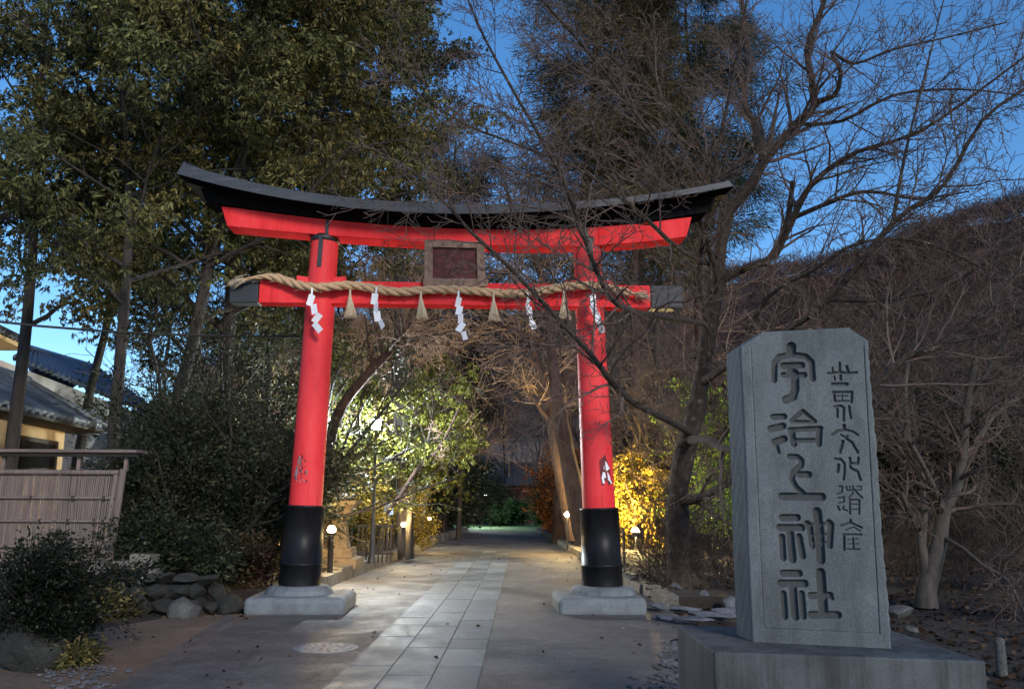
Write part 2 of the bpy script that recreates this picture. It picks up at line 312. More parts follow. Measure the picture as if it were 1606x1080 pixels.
def kites(rng, C, D, L, Wd, fold=0.25):
    n = len(C); D = D / (np.linalg.norm(D, axis=1, keepdims=True) + 1e-9)
    S = np.cross(D, rng.normal(size=(n, 3))); S /= np.linalg.norm(S, axis=1, keepdims=True) + 1e-9
    N = np.cross(D, S); L = np.broadcast_to(L, n)[:, None]; Wd = np.broadcast_to(Wd, n)[:, None]
    V = np.stack([C, C + D * L * 0.45 + S * Wd * 0.5 + N * Wd * fold, C + D * L, C + D * L * 0.45 - S * Wd * 0.5 + N * Wd * fold], 1).reshape(-1, 3)
    return V, np.arange(4 * n).reshape(n, 4)

def grow(rng, out, p, d, L, r, lv, S, phase=0.0):
    s = S[lv]; n = s['n']; p = np.array(p, float); d = nrm(d); pts = [p]; rad = [r]; dirs = [d]
    for i in range(n):
        d = nrm(d + rng.normal(size=3) * s['wig'] + np.array([0, 0, s.get('up', 0.0)]))
        p = p + d * (L / n); pts.append(p); dirs.append(d); rad.append(r * (1 - (i + 1) / n * (1 - s.get('tip', 0.25))))
    out.append((np.array(pts), np.array(rad), lv))
    if lv + 1 < len(S): kids(rng, out, np.array(pts), np.array(rad), L, lv, S, phase)

def kids(rng, out, pts, rad, L, lv, S, phase=0.0):
    s = S[lv]; c = S[lv + 1]; k = max(1, int(round(s['kids'] * rng.uniform(0.75, 1.25)))); az = rng.uniform(0, 6.28); m = len(pts) - 1
    for j in range(k):
        t = s.get('t0', 0.2) + (1 - s.get('t0', 0.2)) * (j + rng.random()) / k; t = min(t, 0.999)
        i = int(t * m); f = t * m - i; q = pts[i] * (1 - f) + pts[i + 1] * f; rr = rad[i] * (1 - f) + rad[i + 1] * f
        ax = nrm(pts[i + 1] - pts[i]); az += 2.4 + rng.normal() * 0.5
        u = nrm(np.cross(ax, [0.31, 0.2, 0.93] if abs(ax[2]) < 0.9 else [1, 0, 0])); v = np.cross(ax, u)
        an = math.radians(c['ang']) * rng.uniform(0.7, 1.25)
        dd = ax * math.cos(an) + (u * math.cos(az) + v * math.sin(az)) * math.sin(an)
        if c.get('flat'): dd = dd * np.array([1, 1, 1 - c['flat']])
        grow(rng, out, q, dd, L * c['lr'] * (1.15 - 0.5 * t) * rng.uniform(0.6, 1.25), min(rr * 0.75, rr * c.get('rr', 0.6)), lv + 1, S)

def limb(pxs, r0, r1, sub=3):
    """polyline through (px,py,Y) points, smoothed -> points, radii"""
    K = np.array([P(*q) for q in pxs]); out = []
    K2 = np.vstack([2 * K[0] - K[1], K, 2 * K[-1] - K[-2]])
    for i in range(1, len(K2) - 2):
        a, b, c, d = K2[i - 1], K2[i], K2[i + 1], K2[i + 2]
        for j in range(sub):
            t = j / sub
            out.append(0.5 * (2 * b + (c - a) * t + (2 * a - 5 * b + 4 * c - d) * t * t + (3 * b - a - 3 * c + d) * t ** 3))
    out.append(K[-1]); out = np.array(out)
    return out, r0 + (r1 - r0) * np.linspace(0, 1, len(out)) ** 0.8

def spray(rng, brs, per, spread, L, Wd, droop=0.6, out=0.5, whorl=0):
    """leaf centres and directions along the given branches"""
    Cs, Ds = [], []
    for pts, rad in brs:
        k = rng.poisson(per)
        if k == 0: continue
        t = rng.uniform(0.15, 1.0, k) * (len(pts) - 1); i = np.minimum(t.astype(int), len(pts) - 2); f = (t - i)[:, None]
        C = pts[i] * (1 - f) + pts[i + 1] * f; off = rng.normal(size=(k, 3)) * spread * np.array([1, 1, 0.6])
        ax = nrm(pts[-1] - pts[0])
        if whorl:                                      # leaves radiating from shared shoot tips
            nc = max(1, k // whorl); w_ = rng.integers(0, nc, k); tc = rng.uniform(0.2, 1.0, nc) * (len(pts) - 1); ic = np.minimum(tc.astype(int), len(pts) - 2); fc = (tc - ic)[:, None]
            cc = pts[ic] * (1 - fc) + pts[ic + 1] * fc + rng.normal(size=(nc, 3)) * spread * np.array([1, 1, 0.55]); sd_ = rng.normal(size=(nc, 3)) * 0.5
            rd = rng.normal(size=(k, 3)); rd /= np.linalg.norm(rd, axis=1)[:, None]
            Cs.append(cc[w_] + rd * L * 0.18); Ds.append(rd * 0.8 + sd_[w_] + ax * 0.3 - np.array([0, 0, droop])); continue
        D = ax * out + off / spread * 0.5 + np.array([0, 0, -droop]) + rng.normal(size=(k, 3)) * 0.25
        Cs.append(C + off - np.array([0, 0, spread * 0.35])); Ds.append(D)
    C = np.concatenate(Cs); D = np.concatenate(Ds); n = len(C)
    return kites(rng, C, D, L * rng.uniform(0.5, 1.3, n), Wd * rng.uniform(0.6, 1.25, n))

def broadleaf(seed, H, r0, clear, spread, leafmat, barkmat, nl=20, per=150, leaf=(0.15, 0.045), sp=0.2, droop=0.8, lean=(0, 0), nb=7, parent=None, keep=0.85):
    """a tree with trunk, limbs and crown built at the origin, under `parent`"""
    rng = np.random.default_rng(seed); out = []
    S = [dict(n=10, wig=0.05, tip=0.2, kids=nl, t0=clear), dict(n=5, wig=0.13, up=0.05, ang=62, lr=spread, rr=0.5, kids=nb, t0=0.25, tip=0.3),
         dict(n=4, wig=0.2, up=-0.04, ang=48, lr=0.5, rr=0.5, tip=0.3)]
    grow(rng, out, (0, 0, -0.1), (lean[0], lean[1], 1), H, r0, 0, S)
    tubes('trunk', [(p, r) for p, r, l in out], barkmat, parent)
    tw = [(p, r) for p, r, l in out if l == 2]; tw = [b for b in tw if rng.random() < keep]
    V, F = spray(rng, tw, per, sp, leaf[0], leaf[1], droop, whorl=9)
    bulk('crown', V, F, leafmat, parent)
def bare(seed, H, r0, twigmat, barkmat, parent, clear=0.25, n1=9, n2=8, n3=7, n4=0, ang=42, lean=(0, 0), lr=0.55, wig=0.12, stems=1, up=0.06, rmin=0.003):
    rng = np.random.default_rng(seed); out = []
    S = [dict(n=8, wig=wig * 0.6, tip=0.25, kids=n1, t0=clear), dict(n=6, wig=wig, up=up, ang=ang, lr=lr, rr=0.55, kids=n2, t0=0.15, tip=0.25),
         dict(n=5, wig=wig * 1.2, up=up * 0.6, ang=ang, lr=0.5, rr=0.5, kids=n3, t0=0.1, tip=0.3), dict(n=3, wig=wig * 1.4, up=0.02, ang=45, lr=0.5, rr=0.55, kids=n4, t0=0.1, tip=0.4)]
    if n4: S.append(dict(n=3, wig=wig * 1.5, ang=45, lr=0.5, rr=0.6, tip=0.5))
    for k in range(stems):
        l = lean if stems == 1 else (lean[0] + rng.normal() * 0.22, lean[1] + rng.normal() * 0.22)
        grow(rng, out, (rng.normal() * 0.08 * (stems > 1), rng.normal() * 0.08 * (stems > 1), -0.1), (l[0], l[1], 1), H * (1 if k == 0 else rng.uniform(0.7, 1)), r0 * (1 if k == 0 else 0.8), 0, S)
    tubes('trunk', [(p, np.maximum(r, 0.006)) for p, r, l in out if l <= 1], barkmat, parent)
    tubes('crown', [(p, np.clip(r, rmin, 1)) for p, r, l in out if l >= 2], twigmat, parent)
def shrub(seed, H, Rd, n, leafmat, barkmat, parent, leaf=(0.07, 0.03), per=60, droop=0.1, sp=0.1, stems=9):
    rng = np.random.default_rng(seed); out = []
    S = [dict(n=5, wig=0.12, tip=0.3, kids=n, t0=0.15), dict(n=4, wig=0.18, up=0.08, ang=50, lr=0.55, rr=0.6, kids=4, t0=0.2, tip=0.4), dict(n=3, wig=0.2, ang=45, lr=0.55, rr=0.6, tip=0.5)]
    for k in range(stems):
        a = rng.uniform(0, 6.28); q = Rd * 0.25 * rng.random()
        grow(rng, out, (q * math.cos(a), q * math.sin(a), -0.05), (math.cos(a) * Rd / H * 0.75, math.sin(a) * Rd / H * 0.75, 1), H * rng.uniform(0.4, 1.08), 0.016 * H, 0, S)
    tubes('stems', [(p, np.maximum(r, 0.003)) for p, r, l in out], barkmat, parent)
    V, F = spray(rng, [(p, r) for p, r, l in out if l >= 1], per, sp, leaf[0], leaf[1], droop, 0.6)
    bulk('foliage', V, F, leafmat, parent)
def conifer(seed, H, r0, leafmat, barkmat, parent, clear=0.3, nl=40, per=45, spread=0.22, droop=0.3, leaf=(0.3, 0.03), sp=0.22):
    rng = np.random.default_rng(seed); out = []
    S = [dict(n=10, wig=0.025, tip=0.15, kids=nl, t0=clear), dict(n=5, wig=0.1, up=-0.03, ang=82, lr=spread, rr=0.28, kids=8, t0=0.15, tip=0.3),
         dict(n=3, wig=0.18, up=-0.08, ang=45, lr=0.4, rr=0.5, tip=0.4)]
    grow(rng, out, (0, 0, -0.1), (0.02, 0, 1), H, r0, 0, S)
    tubes('trunk', [(p, np.maximum(r, 0.008)) for p, r, l in out if l <= 1], barkmat, parent)
    V, F = spray(rng, [(p, r) for p, r, l in out if l == 2 and rng.random() < 0.9], per, sp, leaf[0], leaf[1], droop, 0.8)
    bulk('crown', V, F, leafmat, parent)

def rock_mesh(seed, size, rough=0.22, sub=3):
    import bmesh
    rng = np.random.default_rng(seed); bm = bmesh.new(); bmesh.ops.create_icosphere(bm, subdivisions=sub, radius=1.0)
    pl = rng.normal(size=(14, 3)); pl /= np.linalg.norm(pl, axis=1)[:, None]; dd = rng.uniform(0.5, 0.9, 14)
    ph = rng.uniform(0, 6.28, (6, 3)); fr = rng.normal(size=(6, 3)) * 3.0
    for v in bm.verts:
        c = np.array(v.co)
        for a, b in zip(pl, dd):
            e = c @ a - b
            if e > 0: c = c - a * e
        c = c * (1 + rough * 0.25 * sum(math.sin(fr[i] @ c + ph[i, 0]) for i in range(6)) / 3)
        v.co = Vector(c * np.array(size))
    for f in bm.faces: f.smooth = False
    me = bpy.data.meshes.new('rock'); bm.to_mesh(me); bm.free(); return me
def rock(name, seed, loc, size, mat, label, cat='rock', rz=0.0, group=None, sub=3):
    me = rock_mesh(seed, size, sub=sub); me.materials.append(mat)
    o = link(bpy.data.objects.new(name, me)); o.location = tuple(float(a) for a in loc); o.rotation_euler = (0, 0, rz)
    return tag(o, label, cat, group)

# ------------------------------------------------------------------ ground, path, kerbs
def sheet(name, poly, z, mat, kind='structure', div=1):
    o = MB().add([(p[0], p[1], z) for p in poly], [tuple(range(len(poly)))]).build(name, mat)
    return tag(fix_normals(o), kind=kind)
g_n = 120
gx = np.linspace(-1, 1, g_n); gx = np.sign(gx) * (np.abs(gx) ** 3) * 900
gy = np.linspace(0, 1, 140) ** 2.6 * 900 - 30
XX, YY = np.meshgrid(gx, gy)
def ground_z(x, y):
    x = np.asarray(x, float); y = np.asarray(y, float)
    left = np.clip((-4.6 - 0.02 * y - x) / 0.8, 0, 1) * np.clip((y - 11.6) / 0.7, 0, 1) * 0.5
    right = np.clip((x - 3.4) / 5, 0, 1) * np.clip((y - 9) / 6, 0, 1) * 0.35
    n = 0.03 * np.sin(x * 1.9 + 1.3 * np.sin(y * 1.1)) * np.sin(y * 1.6 + x * 0.4) * np.clip((np.abs(x + 0.6) - 3.2) / 1.5, 0, 1)
    return left + right + n
V = np.stack([XX, YY, ground_z(XX, YY)], -1).reshape(-1, 3)
idx = np.arange(V.shape[0]).reshape(XX.shape)
tag(bulk('ground', V, np.stack([idx[:-1, :-1], idx[:-1, 1:], idx[1:, 1:], idx[1:, :-1]], -1).reshape(-1, 4), M['soil'], None, True), kind='structure')
# finer bank sheet just where ground relief is seen is part of the same ground
kl0, kl1 = G(530, 918), G(712, 843)                       # foot line of the left kerb
kr0, kr1 = G(1012, 938), G(880, 858)                      # foot line of the right kerb
kd = nrm(kl1 - kl0)
far_y = 62.0
def on(a, b, y): t = (y - a[1]) / (b[1] - a[1]); return a + (b - a) * t
la, lb = on(kl0, kl1, 11.2), on(kl0, kl1, 46.0)
ra, rb = on(kr0, kr1, 11.0), on(kr0, kr1, 46.0)
sheet('brown_earth', [(-14, -2), (-2.0, -2), (-2.0, 12.0), (-3.6, 12.4), (-9, 11.6), (-14, 11.6)], 0.034, M['brown_earth'])
sheet('path', [(-3.2, -4), (3.6, -4), (1.75, 5.0), G(1050, 1010)[:2], ra[:2], rb[:2], (rb[0] + 0.6, far_y), (lb[0] - 1.5, far_y), lb[:2], la[:2], G(366, 962)[:2], G(185, 1079)[:2]], 0.04, M['aggregate'])
sheet('lawn', [G(770, 835)[:2] , G(925, 838)[:2], (7.0, far_y - 1), (-5.5, far_y - 1)], 0.044, M['lawn'])
# paving slabs, three columns in running bond, laid as real slabs with open joints
pl0, pl1 = G(562, 1035), G(735, 868); pr0, pr1 = G(755, 1061), G(799, 872)
pm = MB(); rngp = np.random.default_rng(5)
ncol = 3; row = 0.86; y = 5.2; cy_ = [5.2, 4.9, 5.35]
while min(cy_) < 27.5:
    for c in range(ncol):
        off = (c % 2) * row * 0.5 + (0.13 if c == 2 else 0)
        ya = cy_[c]; yb = ya + rngp.uniform(0.55, 1.05); cy_[c] = yb; y0, y1 = ya + 0.004, yb - 0.004
        q = []
        for yy in (y0, y1):
            L_, R_ = on(pl0, pl1, yy), on(pr0, pr1, yy); w = (R_ - L_) / ncol
            q.append((L_ + w * c + np.array([0.004, 0, 0]), L_ + w * (c + 1) - np.array([0.004, 0, 0])))
        z0, z1 = 0.02, 0.047 + rngp.uniform(0, 0.004)
        B = [np.array([*p[:2], z0]) for p in (q[0][0], q[0][1], q[1][1], q[1][0])]
        T = [np.array([*p[:2], z1]) for p in (q[0][0], q[0][1], q[1][1], q[1][0])]
        pm.hexa(B, T)
tag(pm.build('paving', M['paving'], bevel=0.003, seg=1), kind='structure')
# kerbs: rough cut stones end to end
def kerb(name, a, b, w, h, side, seed, Lr=(0.7, 1.2), wob=0.02):
    rng = np.random.default_rng(seed); d = nrm(b - a); n = np.array([-d[1], d[0], 0]) * side; L = np.linalg.norm(b - a); s = 0; mb = MB()
    while s < L:
        l = rng.uniform(*Lr); e = min(L, s + l) - 0.012; m_ = 6; hh = h * rng.uniform(0.9, 1.08); o_ = rng.normal() * wob
        rows = []
        for t in np.linspace(s, e, m_):
            base = a + d * t
            j = rng.normal(size=(4, 3)) * 0.008
            rows.append([base + n * o_ + j[0] + [0, 0, 0.0], base + n * (o_ + 0.015) + [0, 0, hh] + j[1], base + n * (w + o_) + [0, 0, hh] + j[2], base + n * (w + o_) + j[3]])
        V = np.array(rows).reshape(-1, 3); F = []
        for i in range(m_ - 1):
            for k in range(3): F.append((i * 4 + k, i * 4 + k + 1, i * 4 + k + 5, i * 4 + k + 4))
        F += [(0, 1, 2, 3), tuple((m_ - 1) * 4 + k for k in (3, 2, 1, 0))]
        mb.add(V, F); s += l
    o = fix_normals(mb.build(name, M['kerb'], bevel=0.012, seg=2)); return tag(o, kind='structure')
kerb('kerb', on(kl0, kl1, 13.6), lb, 0.3, 0.26, 1, 1)
kerb('kerb', on(kr0, kr1, 13.4), rb, 0.25, 0.2, -1, 2)
# raised planting bed behind the left kerb and bank behind the right one
def bed(name, pts, z, mat):
    o = MB().prism([(p[0], p[1], 0.0) for p in pts], (0, 0, z)).build(name, mat); return tag(fix_normals(o), kind='structure')
b0 = on(kl0, kl1, 13.65) + np.array([-0.29, 0, 0]); b1 = lb + np.array([-0.29, 0, 0])
bed('planting_bed', [b0, b1, b1 + [-6, 2, 0], (-7.5, 16.0, 0), (-4.6, 13.6, 0)], 0.22, M['soil'])
c0 = on(kr0, kr1, 13.4) + np.array([0.24, 0, 0]); c1 = rb + np.array([0.24, 0, 0])
bed('planting_bed', [c0, (9, 14.5, 0), (12, 45, 0), c1], 0.18, M['soil'])

# manhole cover
c = G(511, 1015, 0.045); mh = thing('manhole_cover', 'round cast iron manhole cover shining wet in the path before the gate', 'manhole cover', (c[0], c[1], 0.041))
MB().lathe([(0.335, 0.0), (0.335, 0.007), (0.30, 0.007), (0.30, 0.002)], n=40, smooth=False, cap=False).build('rim', M['cast_iron'], mh)
mc = MB().lathe([(0.294, 0.0), (0.294, 0.006), (0.0001, 0.006)], n=40, smooth=False, cap=False)
for rr, k in ((0.26, 20), (0.2, 16), (0.14, 10), (0.07, 6)):
    for j in range(k):
        a = 2 * math.pi * j / k
        mc.box((rr * math.cos(a), rr * math.sin(a), 0.0075), (0.035, 0.018, 0.005), Matrix.Rotation(a + 0.6 * (k % 3), 3, 'Z'))
mc.build('cover_plate', M['cast_iron'], mh)

# ------------------------------------------------------------------ torii
TYAW = math.radians(2.2)
lp = G(458, 968); rp = G(946, 970); mid = (lp + rp) / 2; mid[1] += 0.66; mid[2] = 0.04
TX = np.array([math.cos(TYAW), math.sin(TYAW), 0]); TY = np.array([-math.sin(TYAW), math.cos(TYAW), 0])
def T(px, py, yl=0.0):
    d = ray(px, py); o_ = np.array([0, 0, CAMH]); p0 = mid + TY * yl
    t = ((p0 - o_) @ TY) / (d @ TY); q = o_ + d * t - mid
    return q @ TX, q[2]
tor = thing('torii_gate', 'large vermilion torii gate with black pillar feet and curved black roof across the path', 'torii gate', mid, TYAW)
pill = []
for side, (tx, ty), (bx, by) in (('l', (510, 374), (470, 915)), ('r', (920, 379), (945, 917))):
    xt, zt = T(tx, ty); xb, zb = T(bx, by); ax = np.array([xt - xb, 0, zt - zb]); pill.append((np.array([xb, 0, zb]), np.array([xt, 0, zt])))
zb = min(p[0][2] for p in pill); PXC = 1380.0 / mid[1]
def pp(i, z, y=0.0):
    a, b = pill[i]; t = (z - a[2]) / (b[2] - a[2]); q = a + (b - a) * t; return np.array([q[0], y, z])
def pr(i, z):                                          # pillar radius, slight entasis
    a, b = pill[i]; t = (z - a[2]) / (b[2] - a[2]); return 0.248 - 0.044 * t
for i in (0, 1):
    z0, z1 = pill[i][0][2], pill[i][1][2]; zs = np.linspace(z0, z1, 14)
    sh = MB().tube([pp(i, z) for z in zs], [pr(i, z) for z in zs], 40).build('pillar', M['red'], tor)
    zt_ = T(478, 792)[1] if i == 0 else T(940, 796)[1]
    prof = [(z0 - 0.01, 0.292), (z0 + 0.03, 0.292), (z0 + 0.26, 0.289), (z0 + 0.262, 0.298), (z0 + 0.3, 0.298), (z0 + 0.302, 0.287), (zt_ - 0.035, 0.277), (zt_ - 0.033, 0.283), (zt_, 0.283), (zt_ + 0.001, 0.236)]
    MB().tube([pp(i, z) for z, r in prof], [r for z, r in prof], 40, cap=False).build('pillar_sleeve', M['black'], tor)
    # top ring and strap
    MB().tube([pp(i, z) for z in (z1 - 0.075, z1 - 0.07, z1 + 0.02, z1 + 0.025)], [0.205, 0.218, 0.218, 0.2], 40).build('pillar_ring', M['iron'], tor)
    st = MB(); zz = np.linspace(z1 - 0.5, z1 - 0.02, 6)
    for k in range(5):
        a0, a1 = pp(i, zz[k]), pp(i, zz[k + 1])
        y0, y1 = -pr(i, zz[k]) - 0.012, -pr(i, zz[k + 1]) - 0.012; w = 0.032
        dx = -0.02 if i == 0 else 0.03
        st.hexa([(a0[0] + dx - w, y0, a0[2]), (a0[0] + dx + w, y0, a0[2]), (a0[0] + dx + w, y0 + 0.03, a0[2]), (a0[0] + dx - w, y0 + 0.03, a0[2])],
                [(a1[0] + dx - w, y1, a1[2]), (a1[0] + dx + w, y1, a1[2]), (a1[0] + dx + w, y1 + 0.03, a1[2]), (a1[0] + dx - w, y1 + 0.03, a1[2])])
    for k in range(5): st.box((a0[0] + dx, -pr(i, zz[k]) - 0.016, zz[k] + 0.03), (0.018, 0.014, 0.018))
    st.build('strap', M['iron'], tor)
# stone footings
for i, (bx, w) in enumerate(((459, 150), (947, 134))):
    xb = T(bx, 968, -0.66)[0]; W = w / PXC * 0.965; D = 1.22; h1 = zb - 0.115
    pm = MB().box((xb, -0.02, h1 / 2 - 0.02), (W, D, h1 + 0.04)).build('footing', M['granite'], tor, bevel=0.08, seg=5)
    cx = pill[i][0][0]
    MB().lathe([(0.48, h1 - 0.002), (0.455, h1 + 0.06), (0.40, zb - 0.012), (0.36, zb)], (cx, 0, 0), 16, smooth=False, rot=math.pi / 16).build('footing_step', M['granite'], tor, bevel=0.015)
# shimaki (red lintel), curved
def curve_px(pts, xs, yl):
    q = np.array([T(a, b, yl) for a, b in pts]); c = np.polyfit(q[:, 0], q[:, 1], 4); return np.polyval(c, xs)
def beam(name, xs, zb_, zt_, y0, y1, mat, slant=(0, 0), parent=tor, bevel=0.012):
    n = len(xs); V = []
    for k in range(n):
        t = k / (n - 1) * 2 - 1; sl = slant[0] if k == 0 else slant[1] if k == n - 1 else 0
        for (yy, zz, top) in ((y0, zb_[k], 0), (y1, zb_[k], 0), (y1, zt_[k], 1), (y0, zt_[k], 1)):
            V.append((xs[k] + sl * top, yy, zz))
    F = []
    for k in range(n - 1):
        b = k * 4
        for j in range(4): F.append((b + j, b + (j + 1) % 4, b + 4 + (j + 1) % 4, b + 4 + j))
    F += [(3, 2, 1, 0), tuple((n - 1) * 4 + j for j in range(4))]
    return fix_normals(MB().add(V, F).build(name, mat, parent, bevel=bevel))
sy = -0.2
x0 = T(356, 354, sy)[0]; x1 = T(1077, 371, sy)[0]; xs = np.linspace(x0, x1, 41)
zbot = curve_px([(355, 354.5), (430, 361), (505, 369), (676, 380), (827, 386), (992, 381), (1079, 370.5)], xs, sy)
ztop = curve_px([(347, 322), (430, 333), (511, 345), (645, 354), (811, 360), (905, 357), (1082, 339)], xs, sy)
slL = T(347, 322, sy)[0] - x0; slR = T(1085, 339, sy)[0] - x1
beam('lintel', xs, zbot, ztop, sy, 0.2, M['red_matte'], (slL, slR))
for i in (0, 1):                                       # iron straps over the lintel joints
    px_ = (513, 920)[i]; xa = T(px_, 360, sy)[0]; k = int(np.argmin(abs(xs - xa)))
    MB().box((xa, sy - 0.006, (zbot[k] + ztop[k]) / 2), (0.05, 0.012, ztop[k] - zbot[k] - 0.01)).build('lintel_strap', M['iron'], tor)
# black upper beam and roof with flared ends
ey = -0.62
xr = np.linspace(T(276, 275, ey)[0], T(1152, 291, ey)[0], 61)
elow = curve_px([(274, 269.5), (290, 276), (333, 292), (414, 306), (520, 319.5), (614, 331), (738, 337), (796, 335), (920, 327), (1045, 309), (1150, 293)], xr, ey)
eup = curve_px([(291, 260), (333, 267), (396, 286), (489, 303), (582, 314), (690, 319.5), (796, 319.5), (951, 311), (1085, 297), (1150, 281)], xr, ey)
ztk = np.interp(xr, xs, ztop)
# roof shell cross-section: eave front low, eave front up, ridge, back up, back low, underside at beam
V = []; n = len(xr)
for k in range(n):
    h = eup[k] - elow[k]; e = 0 if 0 < k < n - 1 else (-1 if k == 0 else 1)
    sl = -e * 0.10
    V += [(xr[k], ey, elow[k]), (xr[k] + sl, ey - 0.01, eup[k]), (xr[k] + sl, 0, eup[k] + 0.17), (xr[k] + sl, -ey + 0.01, eup[k]), (xr[k], -ey, elow[k]), (xr[k], 0.25, elow[k] + 0.03), (xr[k], -0.25, elow[k] + 0.03)]
F = []
for k in range(n - 1):
    b = k * 7
    for j in range(7): F.append((b + j, b + (j + 1) % 7, b + 7 + (j + 1) % 7, b + 7 + j))
F += [tuple(range(6, -1, -1)), tuple((n - 1) * 7 + j for j in range(7))]
fix_normals(MB().add(V, F).build('roof', M['roof_copper'], tor, bevel=0.008))
xk = np.linspace(x0 - 0.32, x1 + 0.32, 41)
pz = np.polyfit(xs, ztop, 4); kzb = np.interp(xk, xs, ztop) + 0.004
kzb = np.polyval(pz, xk) + 0.004; kzt = np.interp(xk, xr, elow) + 0.024
beam('upper_beam', xk, kzb, np.maximum(kzt, kzb + 0.05), -0.248, 0.248, M['black_matte'], (-0.1, 0.1))
sof = []
for k in range(n): sof += [(xr[k] * 0.995, ey + 0.02, elow[k] - 0.006), (xr[k] * 0.995, -0.26, elow[k] + 0.018)]
fix_normals(MB().add(sof + [(a, b, c - 0.012) for a, b, c in sof], [(2 * k, 2 * k + 1, 2 * k + 3, 2 * k + 2) for k in range(n - 1)] + [(2 * n + 2 * k, 2 * n + 2 * k + 2, 2 * n + 2 * k + 3, 2 * n + 2 * k + 1) for k in range(n - 1)]).build('soffit', M['black_matte'], tor))
# tie beam with dark end caps
ny = -0.13
tb = lambda px: T(px, 460, ny)[0]
zl = (T(406, 475, ny)[1], T(406, 441.5, ny)[1]); zr = (T(1020, 482, ny)[1], T(1020, 444.5, ny)[1])
zz0 = (zl[0] + zr[0]) / 2; zz1 = (zl[1] + zr[1]) / 2
xn = np.linspace(tb(406), tb(1020), 12); one = np.ones(12)
beam('tie_beam', xn, one * zz0, one * zz1, ny, -ny, M['red_matte'])
for a, b in ((360, 405), (1021, 1071)):
    xa = np.linspace(tb(a), tb(b), 3); beam('beam_end', xa, np.ones(3) * (zz0 - 0.002), np.ones(3) * (zz1 + 0.002), ny - 0.004, -ny + 0.004, M['slate_cap'])
for i in (0, 1):                                       # wedges beside each pillar
    for s in (-1, 1):
        cx = pp(i, zz1)[0]; r = pr(i, zz1); xa, xb_ = cx + s * (r - 0.03), cx + s * (r + 0.15)
        MB().prism([(xa, -0.09, zz1 - 0.01), (xb_, -0.09, zz1 - 0.01), (xb_, -0.09, zz1 + 0.085), (xa, -0.09, zz1 + 0.06)], (0, 0.18, 0)).build('wedge', M['red'], tor)
# plaque (gakuzuka strut + tilted framed tablet)
gx0 = T(712, 410, 0)[0]
MB().box((gx0, 0.0, (zz1 + np.interp(gx0, xs, zbot)) / 2), (0.22, 0.16, np.interp(gx0, xs, zbot) - zz1)).build('strut', M['red'], tor)
tl, tr_, bl, br_ = T(668, 378, -0.42), T(758, 380, -0.42), T(668, 440, -0.2), T(760, 441, -0.2)
def pq(u, v, d=0.0):                                   # point on the tilted plaque plane, d metres proud
    x = (bl[0] + (br_[0] - bl[0]) * u) * (1 - v) + (tl[0] + (tr_[0] - tl[0]) * u) * v
    z = (bl[1] + (br_[1] - bl[1]) * u) * (1 - v) + (tl[1] + (tr_[1] - tl[1]) * u) * v
    y_ = -0.2 - 0.22 * v; n_ = nrm([0, -(tl[1] - bl[1]), -0.22])
    return np.array([x, y_, z]) + n_ * d
pqo = thing('plaque', 'faded dark red framed plaque tilted forward at the centre of the torii', 'plaque', mid + TX * gx0 - TY * 0.2 + np.array([0, 0, bl[1]]), TYAW)
base_p = np.array([gx0, -0.2, bl[1]])
def pbox(name, u0, u1, v0, v1, d0, d1, mat, bev=0.006):
    B = [pq(u0, v0, d0), pq(u1, v0, d0), pq(u1, v1, d0), pq(u0, v1, d0)]; Tt = [pq(u0, v0, d1), pq(u1, v0, d1), pq(u1, v1, d1), pq(u0, v1, d1)]
    return fix_normals(MB().hexa([q - base_p for q in B], [q - base_p for q in Tt]).build(name, mat, pqo, bevel=bev))
pbox('panel', 0.08, 0.92, 0.05, 0.9, 0.0, 0.025, M['plaque'])
pbox('frame_side', -0.02, 0.12, 0.0, 1.04, 0.0, 0.07, M['plaque_frame'])
pbox('frame_side', 0.88, 1.02, 0.0, 1.04, 0.0, 0.07, M['plaque_frame'])
pbox('frame_top', 0.123, 0.877, 0.86, 1.02, 0.0, 0.065, M['plaque_frame'])
rngq = np.random.default_rng(3); us = np.linspace(-0.04, 1.06, 15)
low = [-0.09 - 0.045 * abs(math.sin(u * 9)) for u in us]
Vq = []
for u, l in zip(us, low): Vq += [pq(u, l, 0.02) - base_p, pq(u, 0.07, 0.02) - base_p, pq(u, 0.07, 0.1) - base_p, pq(u, l, 0.1) - base_p]
Fq = [(k * 4 + j, k * 4 + (j + 1) % 4, k * 4 + 4 + (j + 1) % 4, k * 4 + 4 + j) for k in range(14) for j in range(4)] + [(3, 2, 1, 0), (56, 57, 58, 59)]
fix_normals(MB().add(Vq, Fq).build('frame_bottom', M['plaque_frame'], pqo, bevel=0.005))

# shimenawa: three strands twisted round a sagging centre line
def world(x, y, z): return mid + TX * x + TY * y + np.array([0, 0, z])
rpx = [(376, 441), (405, 433), (432, 434), (458, 444), (485, 451), (515, 450), (550, 446), (585, 452), (620, 459), (660, 455), (700, 453), (745, 456), (790, 461), (830, 460), (870, 452), (905, 447), (938, 448), (972, 456), (1005, 463)]
cl = []
for a, b in rpx:
    yl = -0.34 if (470 < a < 545 or 885 < a < 960) else -0.24
    x, z = T(a, b, yl); cl.append((x, yl, z))
cl = np.array(cl); tt = np.linspace(0, len(cl) - 1, 260)
ctr = np.stack([np.interp(tt, np.arange(len(cl)), cl[:, k]) for k in range(3)], 1)
ker = np.ones(17) / 17
for k in range(3):
    pad = np.concatenate([np.full(8, ctr[0, k]), ctr[:, k], np.full(8, ctr[-1, k])]); ctr[:, k] = np.convolve(pad, ker, 'valid')
ro = world(*cl[9]); rope = thing('shimenawa_rope', 'thick twisted straw rope slung across the front of the torii', 'rope', ro, TYAW)
seg = np.linalg.norm(np.diff(ctr, axis=0), axis=1); arc = np.concatenate([[0], np.cumsum(seg)])
